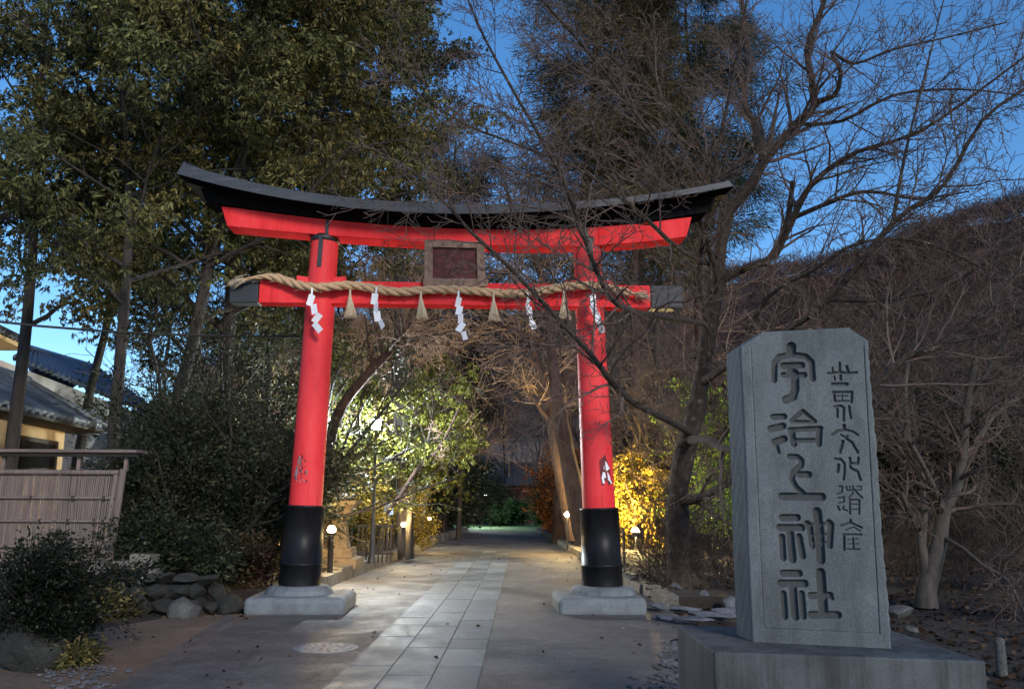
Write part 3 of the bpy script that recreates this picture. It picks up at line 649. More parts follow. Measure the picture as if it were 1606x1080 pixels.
Tn = np.gradient(ctr, axis=0); Tn /= np.linalg.norm(Tn, axis=1)[:, None]
Aq = np.cross(Tn, [0, 1, 0]); Aq /= np.linalg.norm(Aq, axis=1)[:, None]; Bq = np.cross(Tn, Aq)
env = np.clip(np.minimum(arc / 0.5, (arc[-1] - arc) / 0.2), 0.35, 1)
for k in range(3):
    ph = arc * (2 * math.pi / 0.52) + k * 2 * math.pi / 3
    c_ = ctr + (np.cos(ph)[:, None] * Aq + np.sin(ph)[:, None] * Bq) * 0.032 * env[:, None] - cl[9]
    MB().tube(c_, 0.038 * env, 10).build('strand', M['rope'], rope)
rg = np.random.default_rng(8)
for e, dr in ((0, -Tn[0]), (-1, Tn[-1])):
    fr = MB()
    for k in range(70):
        s0 = ctr[e] - cl[9] + rg.normal(size=3) * 0.022; s1 = s0 + dr * rg.uniform(0.08, 0.2) + rg.normal(size=3) * 0.03
        fr.tube([s0, (s0 + s1) / 2 + rg.normal(size=3) * 0.004, s1], [0.005, 0.004, 0.002], 4, cap=False)
    fr.build('frayed_end', M['straw'], rope)
fm = MB()
for k in range(260):
    i_ = int(rg.integers(4, len(ctr) - 4)); a_ = rg.uniform(0, 6.28); nrm_ = math.cos(a_) * Aq[i_] + math.sin(a_) * Bq[i_]
    s0 = ctr[i_] - cl[9] + nrm_ * 0.062; s1 = s0 + nrm_ * rg.uniform(0.0, 0.035) + Tn[i_] * rg.normal() * 0.06
    fm.tube([s0, (s0 + s1) / 2 + nrm_ * 0.008, s1], [0.0025, 0.002, 0.0015], 3, cap=False)
tag(fm.build('loose_fibres', M['straw'], rope), kind='stuff')
# paper streamers and straw tassels hanging from the rope
def shide(px, py, label, tw, flips, sz=1.0, deep=False):
    yl = -0.44 if deep else -0.33
    x, z = T(px, py, yl); o = thing('paper_streamer', label, 'paper streamer', world(x, yl, z), TYAW + tw, 'white zigzag paper streamers on the torii rope')
    mb = MB(); cx, cz = 0.0, 0.0; sz *= 1.25; w = 0.075 * sz
    mb.hexa([(-0.014, -0.002, 0.0), (0.014, -0.002, 0.0), (0.014, 0.002, 0.0), (-0.014, 0.002, 0.0)], [(-0.012, -0.002, 0.1), (0.012, -0.002, 0.1), (0.012, 0.002, 0.1), (-0.012, 0.002, 0.1)])
    for k, (dx, tilt, h) in enumerate(flips):
        h *= sz; R = Matrix.Rotation(tilt, 3, 'Y') @ Matrix.Rotation((-1) ** k * 0.4, 3, 'Z') @ Matrix.Rotation(0.16 * (-1) ** k, 3, 'X')
        cx += dx * sz; mb.box((cx, -0.008 * (k % 2), cz - h / 2), (w, 0.0025, h), R); cz -= h * 0.86
    return mb.build('paper', M['paper'], o), o
shide(489, 462, 'folded white paper streamer hanging before the left red pillar', 0.1, [(-0.01, 0.2, 0.13), (0.045, -0.25, 0.12), (0.035, 0.55, 0.12), (0.01, -0.75, 0.13)], 1.0, True)
shide(590, 460, 'folded white paper streamer nearest the left pillar over the dark gap', -0.35, [(-0.02, 0.15, 0.13), (0.025, -0.1, 0.12), (0.02, -0.15, 0.12), (0.06, -0.6, 0.11)])
shide(719, 466, 'folded white paper streamer straight under the plaque, with a wide crooked tail', 0.25, [(0.0, 0.1, 0.12), (0.01, 0.15, 0.11), (0.02, -0.1, 0.11), (0.0, 0.5, 0.13), (0.05, -0.4, 0.1)], 1.0)
shide(828, 468, 'narrow white paper streamer between the two right-hand straw tassels', 0.5, [(0.0, 0.1, 0.12), (0.015, -0.1, 0.11), (0.03, -0.35, 0.11), (0.03, -0.45, 0.11)], 0.9)
shide(930, 462, 'folded white paper streamer hanging before the right red pillar', -0.2, [(0.0, -0.1, 0.13), (0.01, -0.45, 0.13), (0.045, -0.35, 0.13), (0.035, -0.3, 0.13)], 1.0, True)
def tassel(px, py, label, lean):
    yl = -0.33; x, z = T(px, py, yl); o = thing('straw_tassel', label, 'straw tassel', world(x, yl, z), TYAW, 'straw tassels on the torii rope')
    rg = np.random.default_rng(int(px)); mb = MB(); mk = MB()
    mk.tube([(0, 0, 0.08), (0, 0, 0.0), (0, 0, -0.05)], [0.014, 0.017, 0.024], 8).build('knot', M['straw'], o)
    for k in range(110):
        a = rg.uniform(0, 6.28); r = 0.095 * math.sqrt(rg.random()); q = np.array([r * math.cos(a) + lean, r * math.sin(a) * 0.7, -0.33 + rg.normal() * 0.012])
        s0 = np.array([r * 0.16 * math.cos(a), r * 0.16 * math.sin(a), -0.02])
        mb.tube([s0, s0 * 0.45 + q * 0.55 + [0, 0, -0.01], q], [0.0045, 0.0045, 0.0035], 4, cap=False)
    mb.build('straw', M['straw'], o); return o
tassel(549, 462, 'straw tassel just right of the left red pillar', 0.02)
tassel(660, 464, 'straw tassel hanging below and left of the plaque', 0.03)
tassel(774, 468, 'straw tassel hanging below and right of the plaque', 0.02)
tassel(884, 465, 'straw tassel just left of the right red pillar', 0.02)
# torn paper talismans stuck on the pillars: thin irregular scraps following the shaft
def scrap(px_list, i, mat, mb):
    pts = []
    for a, b in px_list:
        x, z = T(a, b, -0.24); c_ = pp(i, z)[0]; r = pr(i, z) + 0.004; dx = np.clip(x - c_, -r * 0.97, r * 0.97); pts.append(np.array([c_ + dx, -math.sqrt(r * r - dx * dx), z]))
    n = len(pts); ce = sum(pts) / n; r = pr(i, ce[2]) + 0.005; dx = ce[0] - pp(i, ce[2])[0]; ce[1] = -math.sqrt(max(r * r - dx * dx, 0))
    mb.add(pts + [ce], [((k + 1) % n, k, n) for k in range(n)])
def tal(label, i, groups, loc):
    x, z = T(*loc, -0.24); o = thing('paper_talisman', label, 'paper talisman', world(pp(i, z)[0], 0, z), TYAW); off = np.array([pp(i, z)[0], 0, z])
    for nm, mat, polys in groups:
        mb = MB()
        for q in polys: scrap(q, i, mat, mb)
        mb.v = [tuple(np.array(v) - off) for v in mb.v]; ob = fix_normals(mb.build(nm, mat, o)); m_ = ob.modifiers.new('solid', 'SOLIDIFY'); m_.thickness = 0.003; m_.offset = 0
M['scrap_grey'] = mat_noise('torn_grey_paper', [(0.3, (0.16, 0.10, 0.10)), (0.6, (0.3, 0.24, 0.25)), (0.8, (0.5, 0.46, 0.46))], 30, 6, 0.85, 0.3)
M['scrap_dark'] = mat_noise('dark_peeled_patch', [(0.3, (0.05, 0.008, 0.01)), (0.6, (0.18, 0.02, 0.025))], 40, 5, 0.7, 0.3)
tal('torn pale paper talisman stuck on the right red pillar', 1, [
    ('peeled_patch', M['scrap_dark'], [[(946, 716), (949, 712), (957, 735), (963, 757), (957, 760), (944, 761), (941, 740), (940, 722)]]),
    ('paper_scrap', M['paper'], [[(948.5, 720), (953, 727), (957, 734), (952, 738), (947, 735)], [(945.5, 740), (949, 740), (951, 748), (946, 751), (949, 757), (945.5, 758), (943.5, 749)], [(953, 739), (957, 746), (958.5, 752), (961.5, 756), (960, 759), (957, 754), (954, 752)]])], (950, 740))
rz_ = np.random.default_rng(33)
def frags(n, x0, x1, y0, y1, s):                       # ragged scraps left where a paper was peeled off
    o_ = []
    for k in range(n):
        t = rz_.random(); cy = y0 + (y1 - y0) * t; w = (x1 - x0) * (0.35 + 0.65 * t); cx = (x0 + x1) / 2 + (rz_.random() - 0.5) * w; m_ = int(rz_.integers(4, 7)); a = np.sort(rz_.uniform(0, 6.28, m_)); q = rz_.uniform(0.4, 1.0, m_) * s * rz_.uniform(0.5, 1.3)
        o_.append([(cx + math.cos(b) * c_, cy - math.sin(b) * c_ * 1.7) for b, c_ in zip(a, q)])
    return o_
tal('rubbed grey remains of a paper talisman on the left red pillar', 0, [
    ('peeled_patch', M['scrap_dark'], frags(26, 459, 486, 714, 758, 2.6)), ('paper_scrap', M['scrap_grey'], frags(30, 460, 484, 716, 757, 1.9) + [[(468.5, 714), (471, 716), (470, 724), (467, 729), (466, 725)], [(464, 731), (467, 730), (466, 741), (462, 751), (460, 749), (461, 741)]])], (472, 738))

# ------------------------------------------------------------------ inscribed monument
ZS = 0.72
def hb(q): return G(q[0], q[1], ZS)
q0, q1, q2 = hb((1119, 1021)), hb((1546, 1036)), hb((1062, 980))
ps = thing('inscribed_stone_monument', 'tall blue-grey stone slab carved with large dark characters on a stained plinth', 'stone monument', (q0 + q1) / 2 * np.array([1, 1, 0]))
po = np.array(ps.location); q3 = q1 + (q2 - q0) * 1.08
mb = MB(); foot = [q0, q1, q3, q2]
B = [np.array([*p[:2], -0.05]) for p in foot]; Tp = [np.array([*p[:2], ZS]) for p in foot]
fix_normals(MB().hexa([p - po for p in B], [p - po for p in Tp]).build('plinth', M['plinth'], ps, bevel=0.012, seg=3))
f0, f1 = hb((1179, 1006)), hb((1398, 1017)); fu = nrm(f1 - f0); fn = np.array([fu[1], -fu[0], 0]); Wb = np.linalg.norm(f1 - f0)
def S_(px, py):
    d = ray(px, py); o_ = np.array([0, 0, CAMH]); t = ((f0 - o_) @ fn) / (d @ fn); q = o_ + d * t - f0; return np.array([q @ fu, q[2]])
tlc, trc, ta, tb_ = S_(1161, 538), S_(1362, 541), S_(1197, 517), S_(1331, 517)
Hs = (tlc[1] + trc[1]) / 2; Ht = (ta[1] + tb_[1]) / 2
def edges(v):
    t = np.minimum(v / Hs, 1); L = tlc[0] * t; R = Wb + (trc[0] - Wb) * t
    e = np.clip((v - Hs) / (Ht - Hs), 0, 1); return L + (ta[0] - tlc[0]) * e, R + (tb_[0] - trc[0]) * e
strokes = []
def st4(w, *p): strokes.append((w / 4, [(a / 4 + 1150, b / 4 + 510) for a, b in p]))
def st5(w, *p): strokes.append((w / 4, [(a / 4 + 1150, b / 4 + 750) for a, b in p]))
def sa(w, *p): strokes.append((w / 6.75, [(a / 6.75 + 1290, b / 6.75 + 560) for a, b in p]))
def sb(w, *p): strokes.append((w / 6, [(a / 6 + 1290, b / 6 + 700) for a, b in p]))
st4(50, (362, 135), (362, 170)); st4(32, (255, 345), (258, 235), (285, 200), (365, 182), (455, 197), (490, 230), (498, 335))
st4(35, (312, 254), (428, 250)); st4(30, (312, 312), (445, 311)); st4(42, (360, 286), (384, 300), (388, 400), (372, 450), (328, 468))
st4(32, (248, 575), (318, 572)); st4(36, (232, 650), (310, 632)); st4(36, (258, 732), (318, 712)); st4(20, (270, 745), (284, 796))
st4(22, (362, 598), (435, 538), (512, 602)); st4(18, (362, 604), (512, 606)); st4(26, (352, 656), (548, 646)); st4(34, (364, 660), (378, 745)); st4(32, (540, 650), (536, 745)); st4(24, (378, 722), (525, 722))
st4(30, (352, 825), (402, 826), (428, 850), (424, 880), (376, 920), (366, 965), (392, 1015), (438, 1055)); st4(34, (412, 936), (472, 936)); st5(40, (304, 114), (556, 116))
st5(36, (306, 248), (400, 246)); st5(36, (288, 310), (428, 309)); st5(34, (304, 368), (312, 500)); st5(40, (356, 350), (370, 508)); st5(34, (412, 366), (434, 488))
st5(44, (525, 210), (540, 330), (548, 512)); st5(32, (462, 282), (480, 310), (494, 425)); st5(18, (470, 290), (610, 284)); st5(32, (600, 276), (612, 290), (604, 425)); st5(16, (480, 355), (600, 352)); st5(16, (490, 405), (600, 403))
st5(36, (310, 596), (412, 596)); st5(38, (296, 660), (446, 660)); st5(32, (314, 724), (322, 868)); st5(40, (372, 690), (388, 868)); st5(32, (428, 724), (440, 868))
st5(46, (547, 592), (566, 850)); st5(34, (486, 736), (606, 734)); st5(24, (606, 734), (618, 752)); st5(36, (486, 856), (656, 857))
sa(18, (103, 112), (106, 152)); sa(24, (180, 62), (182, 158)); sa(28, (254, 100), (268, 152)); sa(24, (58, 172), (180, 160), (270, 172), (362, 162)); sa(18, (125, 205), (130, 242)); sa(28, (190, 195), (190, 235)); sa(32, (104, 286), (258, 286))
sa(24, (108, 372), (312, 371)); sa(26, (118, 372), (130, 465)); sa(24, (310, 372), (304, 478)); sa(14, (150, 412), (262, 412)); sa(16, (140, 465), (286, 465)); sa(12, (208, 376), (208, 464)); sa(24, (126, 525), (190, 514), (224, 535), (222, 672)); sa(24, (155, 548), (156, 632)); sa(24, (280, 522), (288, 590), (300, 645))
sa(32, (226, 724), (228, 760)); sa(22, (98, 822), (155, 782), (240, 768), (320, 788), (374, 824)); sa(18, (195, 822), (238, 850), (268, 836)); sa(30, (214, 892), (182, 1005)); sa(26, (246, 860), (310, 902), (372, 1008))
sb(22, (118, 118), (172, 122), (205, 160), (206, 240), (197, 310)); sb(26, (150, 175), (141, 238)); sb(22, (256, 110), (262, 160), (330, 160), (337, 110)); sb(22, (256, 165), (264, 205), (330, 236), (356, 315))
sb(15, (152, 377), (185, 377), (180, 430), (138, 450)); sb(14, (142, 486), (198, 476), (204, 520), (152, 535)); sb(17, (142, 563), (160, 600)); sb(15, (200, 562), (186, 590), (234, 605))
sb(13, (222, 377), (230, 415), (285, 415), (285, 374)); sb(10, (255, 372), (255, 415)); sb(12, (320, 377), (364, 377), (360, 410), (322, 410)); sb(15, (300, 405), (335, 450), (374, 484)); sb(13, (290, 432), (244, 486)); sb(17, (256, 508), (256, 634)); sb(16, (256, 502), (344, 502), (344, 634)); sb(12, (270, 545), (330, 545)); sb(12, (270, 592), (330, 592))
sb(22, (262, 694), (262, 720)); sb(19, (170, 744), (262, 717), (366, 764)); sb(13, (214, 788), (290, 757), (350, 794)); sb(17, (194, 829), (366, 829)); sb(22, (200, 836), (204, 974)); sb(12, (232, 880), (328, 871)); sb(17, (286, 862), (290, 962)); sb(12, (238, 920), (332, 916)); sb(15, (234, 968), (346, 968))
du = 0.003; nv = int(Ht / du) + 1; nu = int(Wb / du) + 1
vv = np.linspace(0, Ht, nv); Le, Re = edges(vv); ss = np.linspace(0, 1, nu)
U = Le[:, None] + (Re - Le)[:, None] * ss; Vv = np.repeat(vv[:, None], nu, 1)
Le = Le + 0.002 * np.sin(vv * 5 + 2); Re = Re + 0.002 * np.sin(vv * 41 + 3) + 0.0015 * np.sin(vv * 83) + 0.003 * np.sin(vv * 7)
U = Le[:, None] + (Re - Le)[:, None] * ss
depth = np.zeros_like(U); ink_and_shade = np.zeros_like(U)
scl = np.linalg.norm(S_(1290, 700) - S_(1290, 701))
for w, pts in strokes:
    w = w * scl * 1.28; Q = np.array([S_(*p) for p in pts]); lo, hi = Q.min(0) - w, Q.max(0) + w
    sel = (U > lo[0]) & (U < hi[0]) & (Vv > lo[1]) & (Vv < hi[1]); u, v = U[sel], Vv[sel]; D = np.full(u.shape, 9.0)
    for a, b in zip(Q[:-1], Q[1:]):
        ab = b - a; t = np.clip(((u - a[0]) * ab[0] + (v - a[1]) * ab[1]) / (ab @ ab + 1e-12), 0, 1)
        D = np.minimum(D, np.hypot(u - a[0] - ab[0] * t, v - a[1] - ab[1] * t))
    dep = np.clip((w / 2 - D) / 0.005, 0, 1) * min(0.04, 0.010 + w * 0.28)
    depth[sel] = np.maximum(depth[sel], dep); ink_and_shade[sel] = np.maximum(ink_and_shade[sel], np.clip((w / 2 - D) / 0.004, 0, 1))
# sunk panel with a fine border line
pa, pb2, pc, pd = S_(1176, 540), S_(1197, 986), S_(1381, 995), S_(1356, 548)
def inside(a, b): return (b[0] - a[0]) * (Vv - a[1]) - (b[1] - a[1]) * (U - a[0])
dist = [inside(a, b) / np.linalg.norm(b - a) for a, b in ((pa, pb2), (pb2, pc), (pc, pd))]
ins = np.minimum(np.minimum(dist[0], dist[1]), dist[2]); fade = np.clip((pa[1] - Vv) / 0.06, 0, 1)
depth += np.clip(ins / 0.004, 0, 1) * 0.0035 * fade + np.clip(1 - np.abs(ins - 0.004) / 0.0045, 0, 1) * 0.007 * fade
rs = np.random.default_rng(4)
for k in range(18):
    a_, b_, f_ = rs.uniform(0, 6.28), rs.uniform(0, 6.28), rs.uniform(4, 30)
    depth += 0.0007 / (f_ / 8) * np.sin(f_ * (U * math.cos(a_) + Vv * math.sin(a_)) + b_)
edge = np.minimum(np.minimum(U - Le[:, None], Re[:, None] - U), Ht - Vv); depth += np.clip(1 - edge / 0.012, 0, 1) ** 2 * 0.008
Pw = f0[None, None] + fu * U[..., None] + np.array([0, 0, 1.0]) * Vv[..., None] - fn * depth[..., None] - po
Pw[..., 2] += 0.001
SD = hb((1155, 994.5)) - f0; TH = 1.0
def backring(v):
    L, R = edges(np.array([v])); return L[0], R[0]
idx = np.arange(nv * nu).reshape(nv, nu)
Vl = Pw.reshape(-1, 3); Fl = np.stack([idx[:-1, :-1], idx[:-1, 1:], idx[1:, 1:], idx[1:, :-1]], -1).reshape(-1, 4)
ring = np.concatenate([idx[:, 0], idx[-1, 1:], idx[::-1, -1][1:]])          # left edge up, top, right edge down
rsg = np.random.default_rng(11); steps = 10; rings = [ring]; Vx = [Vl]; nxt = len(Vl); rv = Vl[ring]
for k in range(1, steps + 1):
    shr = 0.0 if k < steps else 0.015
    q = rv + SD * (TH * k / steps) + 0.0025 * np.sin(np.arange(len(ring)) * 0.11 + k * 1.7)[:, None] * fu
    Vx.append(q); rings.append(np.arange(nxt, nxt + len(ring))); nxt += len(ring)
for a, b in zip(rings[:-1], rings[1:]):
    Fl = np.concatenate([Fl, np.stack([a[:-1], a[1:], b[1:], b[:-1]], -1)])
slab = bulk('inscribed_slab', np.concatenate(Vx), Fl, M['stele'], ps, False)
ia = slab.data.attributes.new('ink_and_shade', 'FLOAT', 'POINT'); ia.data.foreach_set('value', np.concatenate([ink_and_shade.ravel() * 0.8, np.zeros(nxt - len(Vl))]).astype(np.float32))
bk = rings[-1]; Va = np.concatenate(Vx)[bk]
MB().add(list(Va), [tuple(range(len(Va)))]).build('slab_back', M['stele'], ps)

# ------------------------------------------------------------------ hill with its bare wood
az_px = [-2200, -900, -300, 0, 130, 300, 450, 600, 800, 1000, 1200, 1330, 1430, 1520, 1606, 1900, 2600, 4500]
az_py = [660, 655, 650, 645, 630, 570, 500, 470, 450, 430, 402, 386, 342, 312, 288, 230, 220, 300]
NA, NR = 150, 46
pxs = np.linspace(-2200, 4500, NA); HV = []
rh = np.random.default_rng(21); wob = np.interp(np.arange(NA), np.arange(0, NA, 3), rh.normal(size=len(range(0, NA, 3)))) * 5
def hill_dir(px):
    d = CRN @ np.array([(px - W0 / 2) / FPX, 0.17, -1.0]); return np.array([d[0], d[1], 0]) / np.hypot(d[0], d[1])
def hill_h(px):                                        # crest height at 150 m range for this azimuth
    py = np.interp(px, az_px, az_py); d = ray(px, py); return d[2] / np.hypot(d[0], d[1]) * 150 + CAMH - 4.2
RR = np.concatenate([np.linspace(72, 150, 34), np.linspace(158, 300, NR - 34)])
def hill_z(px, r):
    h = hill_h(px); t = np.clip((r - 72) / 78.0, 0, 1); s = t * t * (3 - 2 * t) * 0.55 + t * 0.45
    return -0.3 + h * s * (1 if r <= 150 else max(0.5, 1 - (r - 150) / 400))
for r in RR:
    for i, px in enumerate(pxs):
        d = hill_dir(px); z = hill_z(px, r) + wob[i] * 0.2 * min(1, (r - 72) / 60)
        HV.append((d[0] * r, d[1] * r, z))
idx = np.arange(NA * NR).reshape(NR, NA)
tag(bulk('hill', np.array(HV), np.stack([idx[:-1, :-1], idx[:-1, 1:], idx[1:, 1:], idx[1:, :-1]], -1).reshape(-1, 4), M['hill'], None, True), kind='structure')
rf = np.random.default_rng(22); Cs, Ds, Ls = [], [], []
for k in range(1500):
    px = rf.uniform(300, 1750) if k % 3 else rf.uniform(950, 1750); r = 74 + 80 * rf.random() ** 0.8; d = hill_dir(px); z = hill_z(px, r)
    hgt = rf.uniform(2.6, 5.2); nb = 130; c0 = np.array([d[0] * r, d[1] * r, z])
    a = rf.uniform(0, 6.28, nb); el = rf.uniform(0.1, 1.3, nb); q = rf.random(nb) ** 0.5
    Dv = np.stack([np.cos(a) * np.cos(el), np.sin(a) * np.cos(el), np.sin(el)], 1)
    Cs.append(c0 + np.array([0, 0, hgt * 0.35]) + Dv * (q * hgt * 0.5)[:, None]); Ds.append(Dv + rf.normal(size=(nb, 3)) * 0.35); Ls.append(np.full(nb, hgt * 0.24))
V, F = kites(rf, np.concatenate(Cs), np.concatenate(Ds), np.concatenate(Ls), 0.085)
tag(bulk('hillside_forest', V, F, M['forest']), 'reddish brown bare woodland covering the hill on the right', 'forest', kind='stuff')

# ------------------------------------------------------------------ big evergreens on the left
def plant(fn, name, label, cat, px, Y, z, args, rz=0.0, group=None, py=760):
    p = P(px, py, Y); o = thing(name, label, cat, (p[0], Y, z), rz, group); fn(parent=o, **args); return o
EV = 'evergreen_tree'
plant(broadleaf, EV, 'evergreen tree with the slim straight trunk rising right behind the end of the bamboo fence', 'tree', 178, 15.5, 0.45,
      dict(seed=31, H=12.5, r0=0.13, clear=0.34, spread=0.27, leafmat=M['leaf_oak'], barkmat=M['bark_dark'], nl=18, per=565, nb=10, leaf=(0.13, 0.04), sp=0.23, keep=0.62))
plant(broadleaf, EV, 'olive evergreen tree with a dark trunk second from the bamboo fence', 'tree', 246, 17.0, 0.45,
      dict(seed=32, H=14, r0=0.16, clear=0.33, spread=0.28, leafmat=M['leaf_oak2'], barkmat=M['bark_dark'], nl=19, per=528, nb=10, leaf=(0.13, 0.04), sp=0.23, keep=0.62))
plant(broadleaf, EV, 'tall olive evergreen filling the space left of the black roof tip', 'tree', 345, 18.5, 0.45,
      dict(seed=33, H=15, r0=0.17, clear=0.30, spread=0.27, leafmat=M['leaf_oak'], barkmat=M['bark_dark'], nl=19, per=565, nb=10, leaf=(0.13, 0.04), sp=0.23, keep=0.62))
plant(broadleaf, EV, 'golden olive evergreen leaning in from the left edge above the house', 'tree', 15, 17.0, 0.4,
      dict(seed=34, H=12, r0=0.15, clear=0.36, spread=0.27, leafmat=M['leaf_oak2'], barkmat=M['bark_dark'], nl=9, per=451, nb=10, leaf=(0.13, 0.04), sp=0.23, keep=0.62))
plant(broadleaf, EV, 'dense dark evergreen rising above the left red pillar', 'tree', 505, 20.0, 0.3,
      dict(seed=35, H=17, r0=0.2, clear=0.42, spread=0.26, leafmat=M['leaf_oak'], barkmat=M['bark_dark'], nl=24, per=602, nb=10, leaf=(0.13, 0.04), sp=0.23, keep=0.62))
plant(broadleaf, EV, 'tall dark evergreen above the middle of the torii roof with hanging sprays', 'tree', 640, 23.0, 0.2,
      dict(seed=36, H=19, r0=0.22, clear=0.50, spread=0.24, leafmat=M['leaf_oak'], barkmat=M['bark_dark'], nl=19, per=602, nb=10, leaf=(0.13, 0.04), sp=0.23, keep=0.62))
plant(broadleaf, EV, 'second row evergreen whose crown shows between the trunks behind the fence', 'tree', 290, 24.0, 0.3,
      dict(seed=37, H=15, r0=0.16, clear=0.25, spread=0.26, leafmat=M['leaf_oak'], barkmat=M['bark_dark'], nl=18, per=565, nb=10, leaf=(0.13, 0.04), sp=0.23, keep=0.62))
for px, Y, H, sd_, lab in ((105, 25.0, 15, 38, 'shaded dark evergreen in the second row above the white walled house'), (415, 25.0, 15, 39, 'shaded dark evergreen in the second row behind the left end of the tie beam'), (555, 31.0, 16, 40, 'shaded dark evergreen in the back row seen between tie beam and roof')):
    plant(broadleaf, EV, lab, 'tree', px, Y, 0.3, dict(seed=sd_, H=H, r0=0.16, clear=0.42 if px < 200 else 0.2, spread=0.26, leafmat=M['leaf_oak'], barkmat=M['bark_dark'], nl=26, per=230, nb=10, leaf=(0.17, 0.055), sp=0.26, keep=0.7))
# understory shrubs on the left bank
SH = 'evergreen_shrub'
def sh(px, Y, z, H, Rd, seed, label, lm='leaf_dark', per=42, n=8, stems=10, leaf=(0.085, 0.036), cat='shrub', name=SH):
    return plant(shrub, name, label, cat, px, Y, z, dict(seed=seed, H=H, Rd=Rd, n=n, leafmat=M[lm], barkmat=M['bark_dark'], leaf=leaf, per=per, stems=stems))
sh(282, 14.6, 0.45, 2.5, 0.8, 51, 'dark evergreen shrub standing closest to the bamboo fence end')
sh(335, 14.6, 0.45, 3.2, 1.3, 52, 'tall dark evergreen shrub halfway between the fence and the left pillar')
sh(405, 15.2, 0.3, 2.9, 1.2, 53, 'dark evergreen shrub just left of the left pillar foot')
sh(300, 17.5, 0.4, 4.4, 1.8, 54, 'very tall dark shrub behind the others left of the torii', per=36)
sh(430, 18.5, 0.3, 4.6, 1.7, 55, 'very tall dark shrub behind the left red pillar', per=36)
sh(225, 13.2, 0.45, 1.0, 0.55, 56, 'low dull green shrub on the dry stone wall below the fence', 'leaf_dark', 24, 6, 7)
sh(330, 13.4, 0.35, 0.85, 0.6, 57, 'low twiggy shrub above the rocks left of the torii', 'leaf_dark', 12, 6, 9)
sh(395, 14.0, 0.3, 0.75, 0.5, 58, 'small rusty brown shrub beside the left footing', 'litter', 12, 6, 8)
sh(188, 11.6, 0.05, 0.42, 0.35, 59, 'small yellow green plant growing at the foot of the stone wall', 'leaf_oak2', 20, 4, 6)
# lit evergreen tree behind the left pillar and its warm lit neighbours
plant(broadleaf, 'camellia_tree', 'broad leafy tree lit white by the lamp behind the left pillar', 'tree', 640, 22.5, 0.22,
      dict(seed=61, H=3.9, r0=0.09, clear=0.3, spread=0.5, leafmat=M['leaf_lit'], barkmat=M['bark_pale'], nl=18, per=142, leaf=(0.1, 0.045), sp=0.15, droop=0.2, nb=6, lean=(0.12, 0)))
plant(broadleaf, 'camellia_tree', 'leafy green tree between the left pillar and the white lamp', 'tree', 552, 21.5, 0.22,
      dict(seed=62, H=3.9, r0=0.08, clear=0.25, spread=0.48, leafmat=M['leaf_lit'], barkmat=M['bark_pale'], nl=18, per=129, leaf=(0.1, 0.045), sp=0.15, droop=0.2, nb=6))
plant(broadleaf, 'camellia_tree', 'dim leafy tree at the far end of the left planting bed', 'tree', 662, 30.0, 0.22,
      dict(seed=63, H=4.2, r0=0.09, clear=0.3, spread=0.42, leafmat=M['leaf_lit'], barkmat=M['bark_pale'], nl=16, per=142, leaf=(0.1, 0.045), sp=0.15, droop=0.2, nb=6))
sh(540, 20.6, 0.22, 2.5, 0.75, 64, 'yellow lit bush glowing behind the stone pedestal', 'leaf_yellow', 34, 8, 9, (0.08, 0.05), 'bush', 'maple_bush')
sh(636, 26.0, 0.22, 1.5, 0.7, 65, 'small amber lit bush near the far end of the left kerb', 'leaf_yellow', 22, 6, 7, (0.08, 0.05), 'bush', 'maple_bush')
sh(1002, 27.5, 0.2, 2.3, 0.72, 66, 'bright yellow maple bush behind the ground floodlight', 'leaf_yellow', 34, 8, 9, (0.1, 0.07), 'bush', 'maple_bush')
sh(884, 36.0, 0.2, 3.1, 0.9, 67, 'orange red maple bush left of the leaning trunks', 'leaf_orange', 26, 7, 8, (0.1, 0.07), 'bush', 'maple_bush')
sh(1122, 24.0, 0.2, 4.2, 1.0, 68, 'lime green lit foliage just left of the stone monument', 'leaf_painted_light', 26, 7, 6, (0.12, 0.05), 'bush', 'lit_bush')
# clipped bushes at the end of the path
sh(792, 57.0, 0.05, 1.6, 1.7, 71, 'rounded green bush on the left of the lawn end', 'leaf_green', 36, 7, 12, (0.16, 0.08), 'bush', 'round_bush')
sh(735, 60.0, 0.05, 2.6, 2.4, 72, 'dark rounded bush behind the far left corner of the lawn', 'leaf_dark', 36, 7, 12, (0.16, 0.08), 'bush', 'round_bush')
sh(872, 55.0, 0.05, 1.9, 1.5, 73, 'rounded dark green bush on the right of the lawn end', 'leaf_green', 36, 7, 12, (0.16, 0.08), 'bush', 'round_bush')

# ------------------------------------------------------------------ conifers behind the torii
plant(conifer, 'tall_pine', 'tall reddish pine trunk rising behind the torii roof left of the right pillar', 'tree', 880, 33.0, 0.1,
      dict(seed=81, H=26, r0=0.36, leafmat=M['needle'], barkmat=M['bark_pine'], clear=0.40, nl=58, per=160, spread=0.17, sp=0.3, leaf=(0.34, 0.03)))
plant(conifer, 'tall_pine', 'tall brown pine whose thin trunk shows right of the right pillar', 'tree', 992, 33.0, 0.2,
      dict(seed=82, H=25, r0=0.24, leafmat=M['needle'], barkmat=M['bark_pine'], clear=0.42, nl=58, per=160, spread=0.16, sp=0.3, leaf=(0.34, 0.03)))
plant(conifer, 'tall_pine', 'dark green pine with its crown against the sky behind the cherry tree', 'tree', 1105, 40.0, 0.2,
      dict(seed=83, H=26, r0=0.3, leafmat=M['needle_green'], barkmat=M['bark_pine'], clear=0.5, nl=48, per=230, spread=0.2, sp=0.3, leaf=(0.34, 0.035)))
plant(conifer, 'tall_pine', 'brown green conifer above the plaque behind the roof', 'tree', 694, 44.0, 0.1,
      dict(seed=84, H=20, r0=0.3, leafmat=M['needle'], barkmat=M['bark_pine'], clear=0.3, nl=40, per=150, spread=0.17, sp=0.3, leaf=(0.34, 0.035)))

